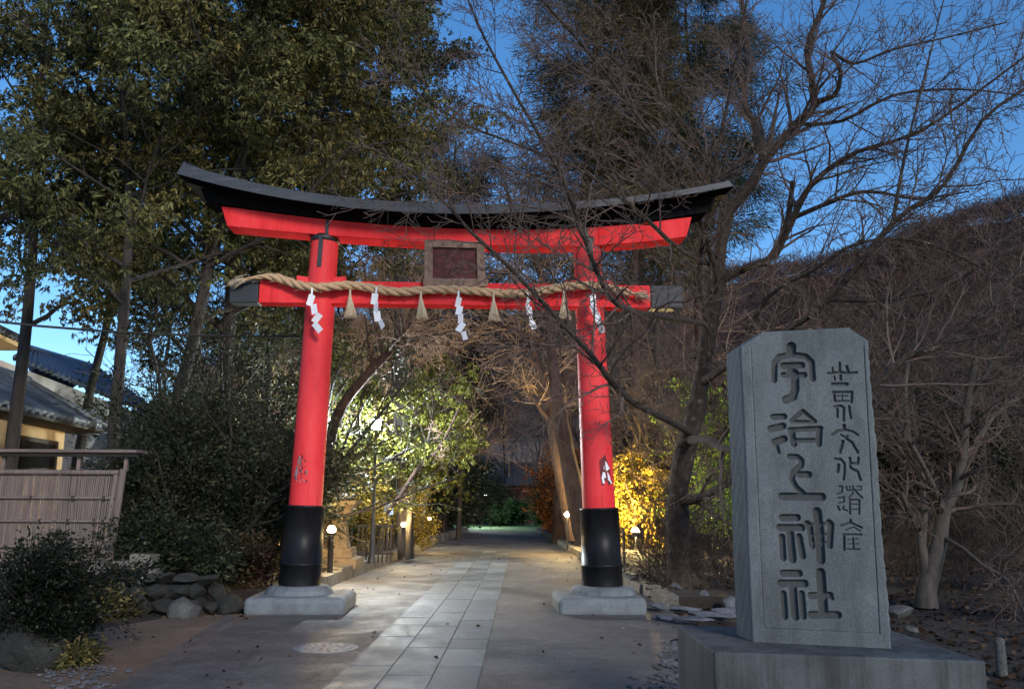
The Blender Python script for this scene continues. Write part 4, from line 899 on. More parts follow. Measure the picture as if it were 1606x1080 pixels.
# two leaning rough trunks right of the path, lit orange from below
def leaning(label, pts, r0, r1, seed, name='leaning_tree', nk=16):
    rng = np.random.default_rng(seed); L, R = limb(pts, r0, r1, 5); base = L[0].copy(); o = thing(name, label, 'tree', base)
    out = []; S = [dict(kids=nk, t0=0.6), dict(n=6, wig=0.14, up=0.03, ang=55, lr=0.3, rr=0.45, kids=8, t0=0.2, tip=0.25), dict(n=4, wig=0.18, ang=45, lr=0.5, rr=0.5, kids=6, t0=0.1, tip=0.3), dict(n=3, wig=0.2, ang=45, lr=0.5, rr=0.6, tip=0.5)]
    Lr = np.linalg.norm(np.diff(L, axis=0), axis=1).sum(); kids(rng, out, L - base, R, Lr, 0, S)
    R = R * (1 + 0.05 * rng.normal(size=len(R)))
    tubes('trunk', [(L - base, R)] + [(p, r) for p, r, l in out if l == 1], M['bark_pine'], o, lambda r: 16 if r > 0.1 else 6)
    tubes('crown', [(p, np.clip(r, 0.005, 1)) for p, r, l in out if l > 1], M['twig_brown'], o); return o
leaning('big rough leaning trunk just left of the right red pillar, lit orange', [(921, 850, 25), (908, 800, 25), (893, 730, 25), (878, 650, 25), (867, 570, 25.3), (858, 480, 25.6), (835, 390, 26), (790, 290, 26.5)], 0.36, 0.05, 91)
leaning('second leaning trunk, thinner and lower, lit orange near the path edge', [(905, 845, 28), (893, 800, 28), (884, 760, 28), (872, 705, 28), (862, 640, 28.5), (840, 560, 29), (820, 470, 29.5)], 0.3, 0.12, 92)
# leaning bare tree behind the left pillar
leaning('bare tree with two long limbs leaning right behind the left red pillar', [(505, 880, 18.5), (509, 780, 18.5), (516, 700, 18.4), (535, 640, 18.4), (575, 588, 18.3), (620, 540, 18.2), (655, 480, 18.2), (690, 400, 18.2)], 0.17, 0.05, 93, 'bare_tree')
leaning('slim pale leaning stem behind the left kerb stakes', [(585, 862, 21), (600, 815, 21), (632, 770, 21), (655, 735, 21), (690, 700, 21), (720, 640, 21.2)], 0.07, 0.03, 94, 'bare_tree', 3)

# ------------------------------------------------------------------ the cherry tree right of the torii
def cherry():
    rng = np.random.default_rng(101)
    trunk = limb([(1066, 925, 15), (1066, 860, 15), (1062, 790, 15), (1072, 720, 15), (1092, 640, 15), (1105, 560, 14.9), (1118, 480, 14.8), (1128, 400, 14.6), (1140, 330, 14.5)], 0.22, 0.115, 4)
    base = trunk[0][0].copy(); o = thing('cherry_tree', 'old bare cherry tree with lichen spotted trunk and wide limbs right of the torii', 'tree', base)
    big = [limb([(1138, 335, 14.5), (1180, 285, 14.3), (1200, 250, 14.2), (1250, 195, 14), (1278, 160, 13.8), (1266, 80, 13.6), (1290, 10, 13.4), (1310, -60, 13.2)], 0.13, 0.035),
           limb([(1200, 250, 14.2), (1185, 200, 14.3), (1168, 160, 14.4), (1172, 90, 14.6), (1165, 10, 14.8), (1150, -80, 15)], 0.10, 0.03),
           limb([(1278, 160, 13.8), (1310, 148, 13.6), (1318, 110, 13.4), (1304, 82, 13.3), (1340, 100, 13), (1400, 78, 12.7), (1480, 60, 12.3), (1580, 35, 12)], 0.055, 0.012),
           limb([(1215, 400, 14.4), (1240, 350, 14.1), (1265, 300, 13.9), (1300, 265, 13.7), (1345, 238, 13.4), (1400, 222, 13.1), (1470, 190, 12.7), (1606, 90, 12)], 0.085, 0.02),
           limb([(1128, 440, 14.7), (1170, 420, 14.5), (1215, 400, 14.4), (1236, 340, 14.4), (1243, 285, 14.5)], 0.09, 0.05),
           limb([(1236, 345, 14.2), (1290, 322, 13.8), (1340, 303, 13.4), (1380, 302, 13.1), (1440, 312, 12.8), (1520, 300, 12.3)], 0.06, 0.015),
           limb([(1100, 600, 14.9), (1160, 560, 14), (1230, 520, 13.2), (1300, 470, 12.5), (1400, 350, 12), (1480, 290, 11.6), (1540, 190, 11.2), (1620, 130, 11)], 0.085, 0.02),
           limb([(1080, 690, 15), (1110, 690, 13.6), (1145, 705, 12.4), (1230, 690, 11.4), (1370, 605, 10.6), (1420, 560, 10.5), (1480, 540, 10.4), (1550, 480, 10.2), (1640, 380, 10)], 0.085, 0.025),
           limb([(1062, 785, 15), (1090, 782, 14.6), (1118, 772, 14.2), (1150, 752, 13.6), (1220, 735, 13)], 0.11, 0.05),
           limb([(1112, 530, 14.9), (1095, 430, 14.2), (1110, 340, 13.6), (1125, 240, 13), (1150, 120, 12.6), (1175, -20, 12.2)], 0.07, 0.02),
           limb([(1120, 470, 14.8), (1120, 420, 14.2), (1090, 330, 13.2), (1050, 250, 12.4), (990, 170, 11.8), (930, 90, 11.4), (850, 0, 11), (800, -60, 10.8)], 0.07, 0.014),
           limb([(1085, 680, 15), (1040, 655, 13.6), (990, 630, 12.2), (960, 600, 11.2), (930, 560, 10.6), (880, 505, 10.2), (800, 420, 9.8), (740, 365, 9.6), (700, 320, 9.5), (640, 262, 9.5)], 0.075, 0.012),
           limb([(1115, 510, 14.9), (1060, 500, 13.3), (1000, 490, 12), (960, 470, 11), (930, 410, 10.4), (905, 340, 10.1), (870, 255, 9.9), (815, 160, 9.7), (760, 60, 9.6), (730, -10, 9.5)], 0.065, 0.012),
           limb([(1125, 420, 14.7), (1070, 395, 13.2), (1010, 340, 12), (960, 300, 11.4), (900, 262, 11), (820, 230, 10.6), (720, 190, 10.3), (620, 120, 10)], 0.05, 0.01),
           limb([(1140, 330, 14.5), (1110, 250, 14), (1060, 180, 13.5), (1000, 120, 13), (930, 70, 12.6), (850, 10, 12.3)], 0.06, 0.012),
           limb([(1160, 560, 14), (1200, 470, 13.2), (1280, 420, 12.4), (1350, 380, 12), (1450, 380, 11.6), (1560, 430, 11.2), (1640, 470, 11)], 0.05, 0.012),
           limb([(1300, 470, 12.5), (1390, 470, 12), (1480, 450, 11.6), (1570, 400, 11.3), (1660, 380, 11)], 0.04, 0.012),
           limb([(1400, 350, 12), (1420, 240, 11.8), (1450, 120, 11.6), (1480, 0, 11.4)], 0.035, 0.01),
           limb([(1250, 195, 14), (1320, 190, 13.5), (1400, 150, 13), (1500, 140, 12.5), (1606, 150, 12.2)], 0.045, 0.012)]
    S = [dict(kids=13, t0=0.12), dict(n=6, wig=0.13, up=0.03, ang=42, lr=0.33, rr=0.42, kids=8, t0=0.15, tip=0.2), dict(n=5, wig=0.16, up=0.02, ang=40, lr=0.5, rr=0.5, kids=4, t0=0.15, tip=0.3), dict(n=4, wig=0.2, ang=42, lr=0.5, rr=0.55, tip=0.4)]
    out = []
    for L, R in big:
        ln = np.linalg.norm(np.diff(L, axis=0), axis=1).sum(); S[0]['kids'] = int(5 + ln * 3.0); S[0]['t0'] = 0.18
        S[1]['lr'] = min(0.5, 1.35 / max(ln, 1)); kids(rng, out, L - base, R, ln, 0, S)
    tb3 = lambda r: 4 if r < 0.02 else (8 if r < 0.08 else 14)
    Rt = trunk[1] * (1 + 0.10 * rng.normal(size=len(trunk[1]))); Sx = [dict(kids=26, t0=0.3)] + [dict(s) for s in S[1:]]; Sx[1]['lr'] = 0.2; Sx[1]['rr'] = 0.12; kids(rng, out, trunk[0] - base, trunk[1], 5.0, 0, Sx)
    tubes('trunk', [(trunk[0] - base, Rt)], M['bark_cherry'], o, tb3)
    for L, R in big: tubes('limb', [(L - base, 0.88 * R * (1 + 0.05 * rng.normal(size=len(R))))], M['bark_cherry'], o, tb3)
    tubes('crown', [(p, np.clip(r, 0.0042, 1)) for p, r, l in out], M['twig_cherry'], o)
    return o
cherry()

# pale forked maple on the right
def maple():
    rng = np.random.default_rng(111)
    Y = 12.8
    trunk = limb([(1452, 952, Y), (1452, 925, Y), (1462, 890, Y), (1472, 850, Y), (1480, 800, Y), (1500, 760, Y - 0.1), (1510, 700, Y - 0.2), (1516, 640, Y - 0.3), (1530, 560, Y - 0.4)], 0.17, 0.045, 4)
    base = trunk[0][0].copy(); o = thing('maple_tree', 'small pale forked maple with bare twigs right of the stone monument', 'tree', base)
    big = [limb([(1452, 905, Y), (1446, 860, Y), (1440, 830, Y), (1425, 800, Y - 0.2), (1412, 770, Y - 0.4)], 0.085, 0.035), limb([(1446, 850, Y), (1450, 800, Y), (1446, 760, Y + 0.1), (1436, 700, Y + 0.2), (1432, 620, Y + 0.3)], 0.06, 0.025),
           limb([(1480, 800, Y), (1455, 745, Y - 0.4), (1425, 690, Y - 0.7), (1385, 640, Y - 1), (1345, 610, Y - 1.2)], 0.055, 0.015), limb([(1496, 765, Y), (1530, 700, Y + 0.2), (1560, 650, Y + 0.3), (1606, 620, Y + 0.4)], 0.06, 0.02),
           limb([(1475, 840, Y), (1510, 860, Y - 0.4), (1540, 885, Y - 0.8), (1580, 910, Y - 1), (1606, 960, Y - 1.2)], 0.035, 0.018), limb([(1425, 690, Y - 0.7), (1420, 600, Y - 0.6), (1440, 520, Y - 0.5), (1480, 430, Y - 0.4)], 0.04, 0.012),
           limb([(1516, 640, Y - 0.3), (1560, 560, Y - 0.5), (1600, 500, Y - 0.8), (1650, 470, Y - 1)], 0.04, 0.012)]
    S = [dict(kids=10, t0=0.3), dict(n=6, wig=0.17, up=0.0, ang=52, lr=0.5, rr=0.42, kids=7, t0=0.1, tip=0.2, ), dict(n=5, wig=0.2, ang=45, lr=0.5, rr=0.5, kids=5, t0=0.1, tip=0.3), dict(n=3, wig=0.22, ang=45, lr=0.5, rr=0.6, tip=0.5)]
    out = []
    for L, R in big + [trunk]:
        ln = np.linalg.norm(np.diff(L, axis=0), axis=1).sum(); S[0]['kids'] = int(5 + ln * 4); S[0]['t0'] = 0.45; S[1]['lr'] = min(0.7, 1.2 / max(ln, 1)); kids(rng, out, L - base, R, ln, 0, S)
    tb3 = lambda r: 4 if r < 0.02 else (8 if r < 0.08 else 14)
    tubes('trunk', [(trunk[0] - base, trunk[1])], M['bark_pale'], o, tb3)
    for L, R in big: tubes('limb', [(L - base, R)], M['bark_pale'], o, tb3)
    tubes('crown', [(p, np.clip(r, 0.0042, 1)) for p, r, l in out], M['twig_cherry'], o)
maple()

# ------------------------------------------------------------------ woodland of bare trees, copied
def wood(protos, spots, name, label, group, z=0.0):
    for i, (px, Y, sc, rz) in enumerate(spots):
        src = protos[i % len(protos)]; p = P(px, 760, Y); o = src if i < len(protos) else copy_tree(src)
        o.location = (p[0], Y, z); o.scale = (sc, sc, sc); o.rotation_euler = (0, 0, rz); tag(o, label, 'tree', group)
bt = []
for s in range(3):
    o = thing('bare_tree', 'x', 'tree'); bare(120 + s, 9.5, 0.12, M['twig_red'], M['twig_red'], o, clear=0.12, n1=12, n2=9, n3=8, lr=0.42, ang=48, stems=1 + s, up=0.04, rmin=0.008); bt.append(o)
rw = np.random.default_rng(7); spots = []
for px, Y in [(1010, 30), (1075, 27), (1150, 24), (1225, 28), (1300, 24), (1390, 27), (1540, 24), (1625, 20), (1455, 34), (1570, 36), (1100, 44), (960, 46)]:
    spots.append((px, Y, rw.uniform(0.55, 0.75) * (1.0 if Y < 30 else 1.1), rw.uniform(0, 6.28)))
wood(bt, spots, 'bare_tree', 'bare reddish brown tree in the dim wood on the right of the path', 'bare trees in the wood right of the path', 0.25)
bl = []
for s in range(2):
    o = thing('bare_tree', 'x', 'tree'); bare(130 + s, 9.0, 0.11, M['twig_brown'], M['bark_dark'], o, clear=0.18, n1=12, n2=9, n3=8, lr=0.45, ang=52, up=0.0, rmin=0.009); bl.append(o)
spots = [(px, Y, 2.1 * rw.uniform(0.85, 1.1), rw.uniform(0, 6.28)) for px, Y in [(655, 41), (935, 38), (1030, 39), (690, 48), (985, 44), (915, 52), (672, 60)]] + [(px, Y, rw.uniform(0.8, 1.1), rw.uniform(0, 6.28)) for px, Y in [(600, 27), (660, 33), (560, 36), (720, 36), (470, 30), (390, 27), (640, 46), (700, 52), (500, 46), (330, 34), (250, 32), (790, 62), (840, 66), (750, 70), (690, 64), (880, 60), (430, 40), (580, 56), (930, 56)]]
wood(bl, spots, 'bare_tree', 'bare brown tree in the dim wood seen through the torii', 'bare trees in the wood behind the torii', 0.15)
# dark evergreen undergrowth closing the far background
dk = []
for s in range(2):
    o = thing('dark_bush', 'x', 'bush'); shrub(140 + s, 3.6, 2.2, 8, M['leaf_dark'], M['bark_dark'], o, (0.2, 0.08), 40, 0.2, 0.25, 12); dk.append(o)
spots = [(px, Y, rw.uniform(0.8, 1.35), rw.uniform(0, 6.28)) for px, Y in [(560, 32), (470, 36), (380, 34), (300, 30), (640, 40), (690, 47), (600, 52), (740, 66), (905, 50), (950, 42), (1010, 38), (1080, 34), (1150, 31), (1230, 30), (1320, 28), (1410, 29), (1500, 27), (1580, 27), (1660, 28), (800, 78), (850, 80), (900, 74), (700, 76)]]
for i, (px, Y, sc, rz) in enumerate(spots):
    o = dk[i] if i < 2 else copy_tree(dk[i % 2]); p = P(px, 760, Y); o.location = (p[0], Y, 0.1); o.scale = (sc,) * 3; o.rotation_euler = (0, 0, rz)
    tag(o, 'dark evergreen bush in the dim undergrowth of the wood', 'bush', 'dark bushes in the undergrowth')
# thorny low twig bushes along the right bank
tw = []
for s in range(2):
    o = thing('twig_bush', 'x', 'bush'); bare(150 + s, 1.5, 0.014, M['twig_red'], M['twig_red'], o, clear=0.1, n1=7, n2=6, n3=4, lr=0.5, ang=40, stems=8, up=0.02); tw.append(o)
spots = [(px, Y, rw.uniform(0.7, 1.2), rw.uniform(0, 6.28)) for px, Y in [(1030, 16), (1045, 15.2), (1100, 16.5), (1130, 15), (1075, 18.5), (1420, 15), (1500, 14.5), (1570, 14), (1600, 16), (1540, 17), (1440, 18), (1400, 20)]]
for i, (px, Y, sc, rz) in enumerate(spots):
    o = tw[i] if i < 2 else copy_tree(tw[i % 2]); p = P(px, 760, Y); o.location = (p[0], Y, 0.15); o.scale = (sc,) * 3; o.rotation_euler = (0, 0, rz)
    tag(o, 'leafless twiggy low bush on the dark bank right of the path', 'bush', 'twiggy bushes on the right bank')
# fallen leaves on the soil
rl = np.random.default_rng(160); n = 9000
px = rl.uniform(0, 1, n); X = np.where(px < 0.75, rl.uniform(2.2, 9, n), rl.uniform(-8, -3.2, n)); Yl = np.where(px < 0.75, rl.uniform(6, 20, n), rl.uniform(11.8, 17, n))
C = np.stack([X, Yl, ground_z(X, Yl) + 0.02 + (X > 2.2) * np.clip((Yl - 14.2) * 4, 0, 1) * 0.16], 1); D = rl.normal(size=(n, 3)) * [1, 1, 0.25]
ang = np.clip(np.abs(D), 0, 9); keep = ~((X < 2.6) & (Yl < 9) & (X > 0))
V, F = kites(rl, C[keep], D[keep], rl.uniform(0.05, 0.12, keep.sum()), 0.05)
n2 = 420; X2 = rl.uniform(-4.6, 3.0, n2); Y2 = rl.uniform(5.2, 26, n2); near = np.minimum(abs(X2 + 2.6), abs(X2 - 1.6)); k2 = (rl.random(n2) < np.exp(-near * 0.9))
D2 = rl.normal(size=(n2, 3)) * [1, 1, 0.2]; V2, F2 = kites(rl, np.stack([X2, Y2, np.full(n2, 0.056)], 1)[k2], D2[k2], rl.uniform(0.03, 0.075, k2.sum()), 0.035)
V, F = np.concatenate([V, V2]), np.concatenate([F, F2 + len(V)])
tag(bulk('fallen_leaves', V, F, M['litter']), 'brown fallen leaves scattered over the dark soil', 'fallen leaves', kind='stuff')

# ------------------------------------------------------------------ lamps
def lamp_post(px, py, Y, z0, label, mat, r=0.12):
    p = P(px, py, Y); o = thing('lamp_post', label, 'lamp', (p[0], Y, z0)); h = p[2] - z0
    MB().lathe([(0.09, 0), (0.09, 0.12), (0.045, 0.16), (0.035, h - 0.15), (0.05, h - 0.13)], n=12).build('pole', M['iron'], o)
    MB().lathe([(0.05, h - 0.13), (0.10, h - 0.115), (0.10, h - 0.1)], n=16).build('bulb_holder', M['iron'], o)
    MB().lathe([(0.17, h + 0.13), (0.16, h + 0.15), (0.02, h + 0.22)], n=16).build('lamp_cap', M['iron'], o)
    MB().lathe([(r * math.sin(a), h - r * math.cos(a)) for a in np.linspace(0.1, math.pi - 0.1, 9)], n=16).build('bulb', mat, o)
lamp_post(590, 667, 19.6, 0.22, 'white glowing lamp on a thin pole among the leaves behind the left pillar', M['bulb_white'])
M['bulb_white2'] = mat_emit('far_white_lamp_glow', (0.9, 1.0, 0.9), 5000)
lamp_post(519, 664, 27.0, 0.22, 'small white glowing lamp half hidden at the edge of the left pillar', M['bulb_white2'], 0.1)
def bollard(px, py, Y, label, r=0.055):
    p = P(px, py, Y); o = thing('path_light', label, 'path light', (p[0], Y, 0.21)); h = p[2] - 0.21
    MB().lathe([(0.055, 0), (0.05, h - 0.07), (0.06, h - 0.06), (0.06, h - 0.045)], n=12).build('post', M['darkwood'], o)
    MB().lathe([(r * math.sin(a), h - r * math.cos(a)) for a in np.linspace(0.2, math.pi - 0.05, 8)], n=14).build('bulb', M['bulb_warm'], o)
bollard(520, 830, 16.8, 'round warm path light on a dark post nearest the left pillar', 0.075)
bollard(633, 822, 22.0, 'round warm path light halfway along the left kerb')
bollard(673, 813, 28.0, 'farthest small warm path light along the left kerb')
p = P(997, 836, 26.0); o = thing('floodlight', 'bright amber ground floodlight in front of the yellow maple bush', 'floodlight', (p[0], 26.0, 0.18)); h = p[2] - 0.18
MB().box((0, 0.02, h / 2), (0.05, 0.05, h)).box((0, 0.0, 0.015), (0.16, 0.16, 0.03)).build('stake', M['iron'], o)
MB().lathe([(0.11, -0.09), (0.12, 0.05), (0.125, 0.05)], n=16, cap=False).build('housing', M['iron'], o).location = (0, 0, h)
b = MB().lathe([(0.11 * math.sin(a), -0.11 * math.cos(a)) for a in np.linspace(0.1, math.pi - 0.1, 8)], n=14).build('bulb', M['bulb_flood'], o); b.location = (0, 0, h + 0.06)
p = P(889, 806, 26.5); o = thing('floodlight', 'small amber spotlight at the foot of the leaning trunks', 'floodlight', (p[0], 26.3, 0.18)); h = p[2] - 0.18
MB().box((0, 0, h / 2), (0.04, 0.04, h)).build('stake', M['iron'], o)
MB().lathe([(0.07 * math.sin(a), -0.07 * math.cos(a)) for a in np.linspace(0.1, math.pi - 0.1, 8)], n=14).build('bulb', M['bulb_warm'], o).location = (0, 0, h)

p = P(757, 776, 52.0); o = thing('added_lawn_light', 'added blue white strip light on two posts, made up to brighten the far lawn', 'added light', (p[0], 52.0, 0.0)); h = p[2]  # added light source, mostly hidden by leaves, to brighten the lawn
for x in (-0.5, 0.5): MB().box((x, 0, h / 2), (0.05, 0.05, h)).build('post', M['iron'], o)
MB().box((0, 0, h + 0.05), (1.0, 0.12, 0.04)).build('added_light_cover', M['iron'], o); MB().lathe([(0.025, -0.4), (0.025, 0.4)], n=10).build('tube', M['added_lawn_glow'], o).rotation_euler = (0, math.pi / 2, 0)
bpy.data.objects[o.children[-1].name].location = (0, 0, h - 0.03)

# ------------------------------------------------------------------ low stake fence along the left kerb
rk = np.random.default_rng(170); fo = on(kl0, kl1, 16.0) + np.array([-0.55, 0, 0.2]); fe = thing('stake_fence', 'low fence of dark wooden stakes with two thin ropes along the left kerb', 'fence', fo)
ys = list(np.arange(16.3, 40, 0.95)); tops = []
for y in ys:
    q = on(kl0, kl1, y) + np.array([-0.5 + rk.normal() * 0.02, 0, 0.2]) - fo; h = 0.78 + rk.normal() * 0.03; l_ = rk.normal(size=2) * 0.015
    MB().tube([q - [0, 0, 0.05], q + [l_[0], l_[1], h - 0.02], q + [l_[0], l_[1], h]], [0.05, 0.048, 0.036], 8).build('stake', M['darkwood'], fe); tops.append(q + np.array([l_[0], l_[1], h]))
for f in (0.62, 0.3):
    pts = []
    for a, b in zip(tops[:-1], tops[1:]):
        for t in (0, 0.25, 0.5, 0.75): pts.append(a * (1 - t) + b * t + np.array([0.045, 0, -0.78 * (1 - f) - 0.05 * math.sin(math.pi * t)]))
    MB().tube(pts, 0.012, 5).build('rope_rail', M['cable'], fe)
fo2 = thing('stake_fence', 'short row of dark stakes left of the left pillar foot', 'fence', P(415, 860, 15.8) * np.array([1, 1, 0]) + np.array([0, 0, 0.25]))
for i, (px, Y) in enumerate(((416, 15.8), (370, 15.5), (325, 15.2))):
    q = P(px, 860, Y) - np.array(fo2.location); q[2] = -0.1
    MB().tube([q, q + [0.01, 0, 0.8], q + [0.01, 0, 0.82]], [0.045, 0.042, 0.03], 8).build('stake', M['darkwood'], fo2)
a = P(416, 860, 15.8) - np.array(fo2.location); b = P(325, 860, 15.2) - np.array(fo2.location); a[2] = b[2] = 0.55
MB().tube([a, (a + b) / 2 - [0, 0, 0.05], b], 0.012, 5).build('rope_rail', M['cable'], fo2)
fo3 = on(kr0, kr1, 20) + np.array([0.45, 0, 0.18]); fe3 = thing('stake_fence', 'row of thin stakes along the right kerb by the leaning trunks', 'fence', fo3)
for y in np.arange(20, 44, 1.3):
    q = on(kr0, kr1, y) + np.array([0.45, 0, 0.15]) - fo3
    MB().tube([q, q + [0, 0, 0.78], q + [0, 0, 0.8]], [0.035, 0.033, 0.025], 8).build('stake', M['darkwood'], fe3)

# stone pedestal (flared lantern base) in the bed behind the left pillar
p = P(533, 860, 18.6); o = thing('stone_lantern', 'tan stone lantern base with flared square top behind the first path light', 'stone lantern', (p[0] , 18.6, 0.2)); r2 = math.sqrt(2)
MB().lathe([(0.42 * r2, 0), (0.42 * r2, 0.2), (0.3 * r2, 0.22), (0.3 * r2, 0.40)], n=4, smooth=False, rot=math.pi / 4).build('base_block', M['lantern'], o, bevel=0.02)
MB().lathe([(0.19 * r2, 0.40), (0.145 * r2, 0.7), (0.15 * r2, 0.95), (0.24 * r2, 1.17), (0.36 * r2, 1.3), (0.37 * r2, 1.36)], n=4, smooth=False, rot=math.pi / 4).build('shaft', M['lantern'], o, bevel=0.015)
MB().lathe([(0.16 * r2, 1.36), (0.2 * r2, 1.4), (0.08 * r2, 1.5)], n=8, smooth=False).build('finial', M['lantern'], o, bevel=0.01)
# lattice screen and small sign
p = P(588, 838, 20.0); o = thing('lattice_screen', 'dark slatted garden screen behind the stakes left of the kerb', 'screen', (p[0], 20.0, 0.2), 0.15); mb = MB()
for k in range(9): mb.box((-0.36 + k * 0.09, 0, 0.4), (0.035, 0.02, 0.8))
mb.build('slats', M['darkwood'], o)
for z_ in (0.8, 0.2): MB().box((0, 0.023, z_), (0.84, 0.03, 0.05)).build('rail', M['darkwood'], o)
p = P(609, 797, 21.5); o = thing('notice_sign', 'small pale blue notice board on a post among the lit leaves', 'sign', (p[0], 21.5, 0.2)); h = p[2] - 0.2
MB().box((0, 0.02, h / 2), (0.04, 0.03, h)).build('post', M['darkwood'], o); MB().box((0, 0, h), (0.24, 0.02, 0.3)).build('board', M['sign'], o, bevel=0.004)

# ------------------------------------------------------------------ far shrine gate beyond the lawn
gy_ = 64.0; p = P(842, 822, gy_); o = thing('shrine_gate', 'dim tiled roof gate building at the far end of the path', 'gate building', (p[0], gy_, 0.0))
for x in (-3.0, -1.2, 1.2, 3.0): MB().box((x, 0, 1.3), (0.25, 0.25, 2.6)).build('post', M['gate_wood'], o)
MB().box((-2.1, 0, 1.3), (1.55, 0.1, 2.3)).box((2.1, 0, 1.3), (1.55, 0.1, 2.3)).box((0, 0.05, 1.1), (2.1, 0.08, 2.2)).build('panels', M['gate_wood'], o)
def gable(nm, mat, w, d, z0, z1, par, n=40, xo=0, yo=0, thick=0.12):
    V, F = [], []
    for i in range(n + 1):
        x = -w / 2 + w * i / n; c = 0.05 * abs(math.sin(i * math.pi / 2))
        for y, z in ((-d / 2, z0 - 0.02), (-d / 4, z0 + (z1 - z0) * 0.42), (0, z1), (d / 4, z0 + (z1 - z0) * 0.42), (d / 2, z0 - 0.02)): V.append((x + xo, y + yo, z + c))
    for i in range(n):
        for k in range(4): F.append((i * 5 + k, i * 5 + k + 1, i * 5 + k + 6, i * 5 + k + 5))
    ob = MB().add(V, F).build(nm, mat, par); m_ = ob.modifiers.new('s', 'SOLIDIFY'); m_.thickness = thick; return ob
gable('roof', M['gate_roof'], 7.4, 4.2, 2.6, 4.1, o)
MB().box((0, 0, 4.2), (7.5, 0.35, 0.3)).build('roof_ridge', M['gate_roof'], o)
p = P(795, 700, 74.0); o2 = thing('shrine_hall', 'long pale ridged roof of a hall half hidden behind the far trees', 'hall', (p[0], 76.0, 0.0))
MB().box((0, 0, 1.6), (9.0, 5.0, 3.2)).build('wall', M['gate_wood'], o2)
gable('roof', M['gate_roof'], 11, 7.5, 3.2, 6.6, o2, 50); MB().box((0, 0, 6.75), (11.2, 0.4, 0.35)).build('roof_ridge', M['slate_cap'], o2)
p = P(853, 797, 60); o = thing('white_notice', 'small white notice board standing by the far gate', 'sign', (p[0], 60, 0)); MB().box((0, 0.03, 0.6), (0.08, 0.05, 1.2)).build('post', M['gate_wood'], o); MB().box((0, 0, 1.2), (0.24, 0.03, 0.7)).build('board', M['paper'], o)

# ------------------------------------------------------------------ left: house, fence, walls, rocks
ho = thing('house', 'cream plastered house with blue grey tiled hip roof behind the bamboo fence', 'house', P(60, 760, 20) * np.array([1, 1, 0])); hp = np.array(ho.location)
EZ = P(164, 671, 23.0); hip = P(42, 602, 21.0); near_e = EZ + (P(0, 634, 17.0) - EZ) * 2.2; near_r = hip + nrm(near_e - EZ) * np.linalg.norm(near_e - EZ) * 0.75; near_r[2] = hip[2]; near_e[2] = EZ[2]
def roof_sheet(nm, A, B, C, D, mat, par, org, n=46, m_=10, amp=0.075, thick=0.1):
    """corrugated tile slope; A->B eave, D->C top edge"""
    V, F = [], []; nn = nrm(np.cross(B - A, D - A)); nn = nn if nn[2] > 0 else -nn
    for j in range(m_ + 1):
        for i in range(n * 4 + 1):
            u, v = i / (n * 4), j / m_; q = (A * (1 - u) + B * u) * (1 - v) + (D * (1 - u) + C * u) * v
            V.append(q - org + nn * (amp * math.sin(i * math.pi / 2) + 0.03 * (j % 2)))
    w = n * 4 + 1
    for j in range(m_):
        for i in range(n * 4): F.append((j * w + i, j * w + i + 1, (j + 1) * w + i + 1, (j + 1) * w + i))
    ob = bulk(nm, np.array(V), np.array(F), mat, par, True); s_ = ob.modifiers.new('s', 'SOLIDIFY'); s_.thickness = thick; s_.offset = -1; return ob
roof_sheet('roof', near_e, EZ, hip, near_r, M['tile'], ho, hp, 34)
MB().tube([hip - hp + [0, 0, 0.06], EZ - hp + [0, 0, 0.06]], 0.11, 8).build('hip_ridge', M['tile'], ho)
MB().tube([near_r - hp + [0, 0, 0.08], hip - hp + [0, 0, 0.08]], 0.13, 8).build('roof_ridge', M['tile'], ho)
bk_e = EZ + np.array([-3.6, 0.9, 0]); roof_sheet('roof_hip', EZ, bk_e, hip + [-0.02, 0.02, 0], hip, M['tile'], ho, hp, 12)
ed = nrm(EZ - near_e); en = np.array([ed[1], -ed[0], 0]); en = en if en[0] > 0 else -en
w0, w1 = near_e - en * 0.75, EZ - en * 0.75 - ed * 0.6
fix_normals(MB().prism([w0 * [1, 1, 0] - hp, w1 * [1, 1, 0] - hp, w1 - hp - [0, 0, 0.08], w0 - hp - [0, 0, 0.08]], -en * 0.2).build('wall', M['plaster'], ho))
w2 = w1 + np.array([-3, 0.75, 0]); fix_normals(MB().prism([w1 * [1, 1, 0] - hp, w2 * [1, 1, 0] - hp, w2 - hp - [0, 0, 0.08], w1 - hp - [0, 0, 0.08]], (0, -0.18, 0)).build('end_wall', M['plaster'], ho))
fix_normals(MB().prism([near_e - hp - [0, 0, 0.06], EZ - hp - [0, 0, 0.06], EZ - hp - en * 0.8 - [0, 0, 0.1], near_e - hp - en * 0.8 - [0, 0, 0.1]], (0, 0, -0.07)).build('eave_board', M['darkwood'], ho))
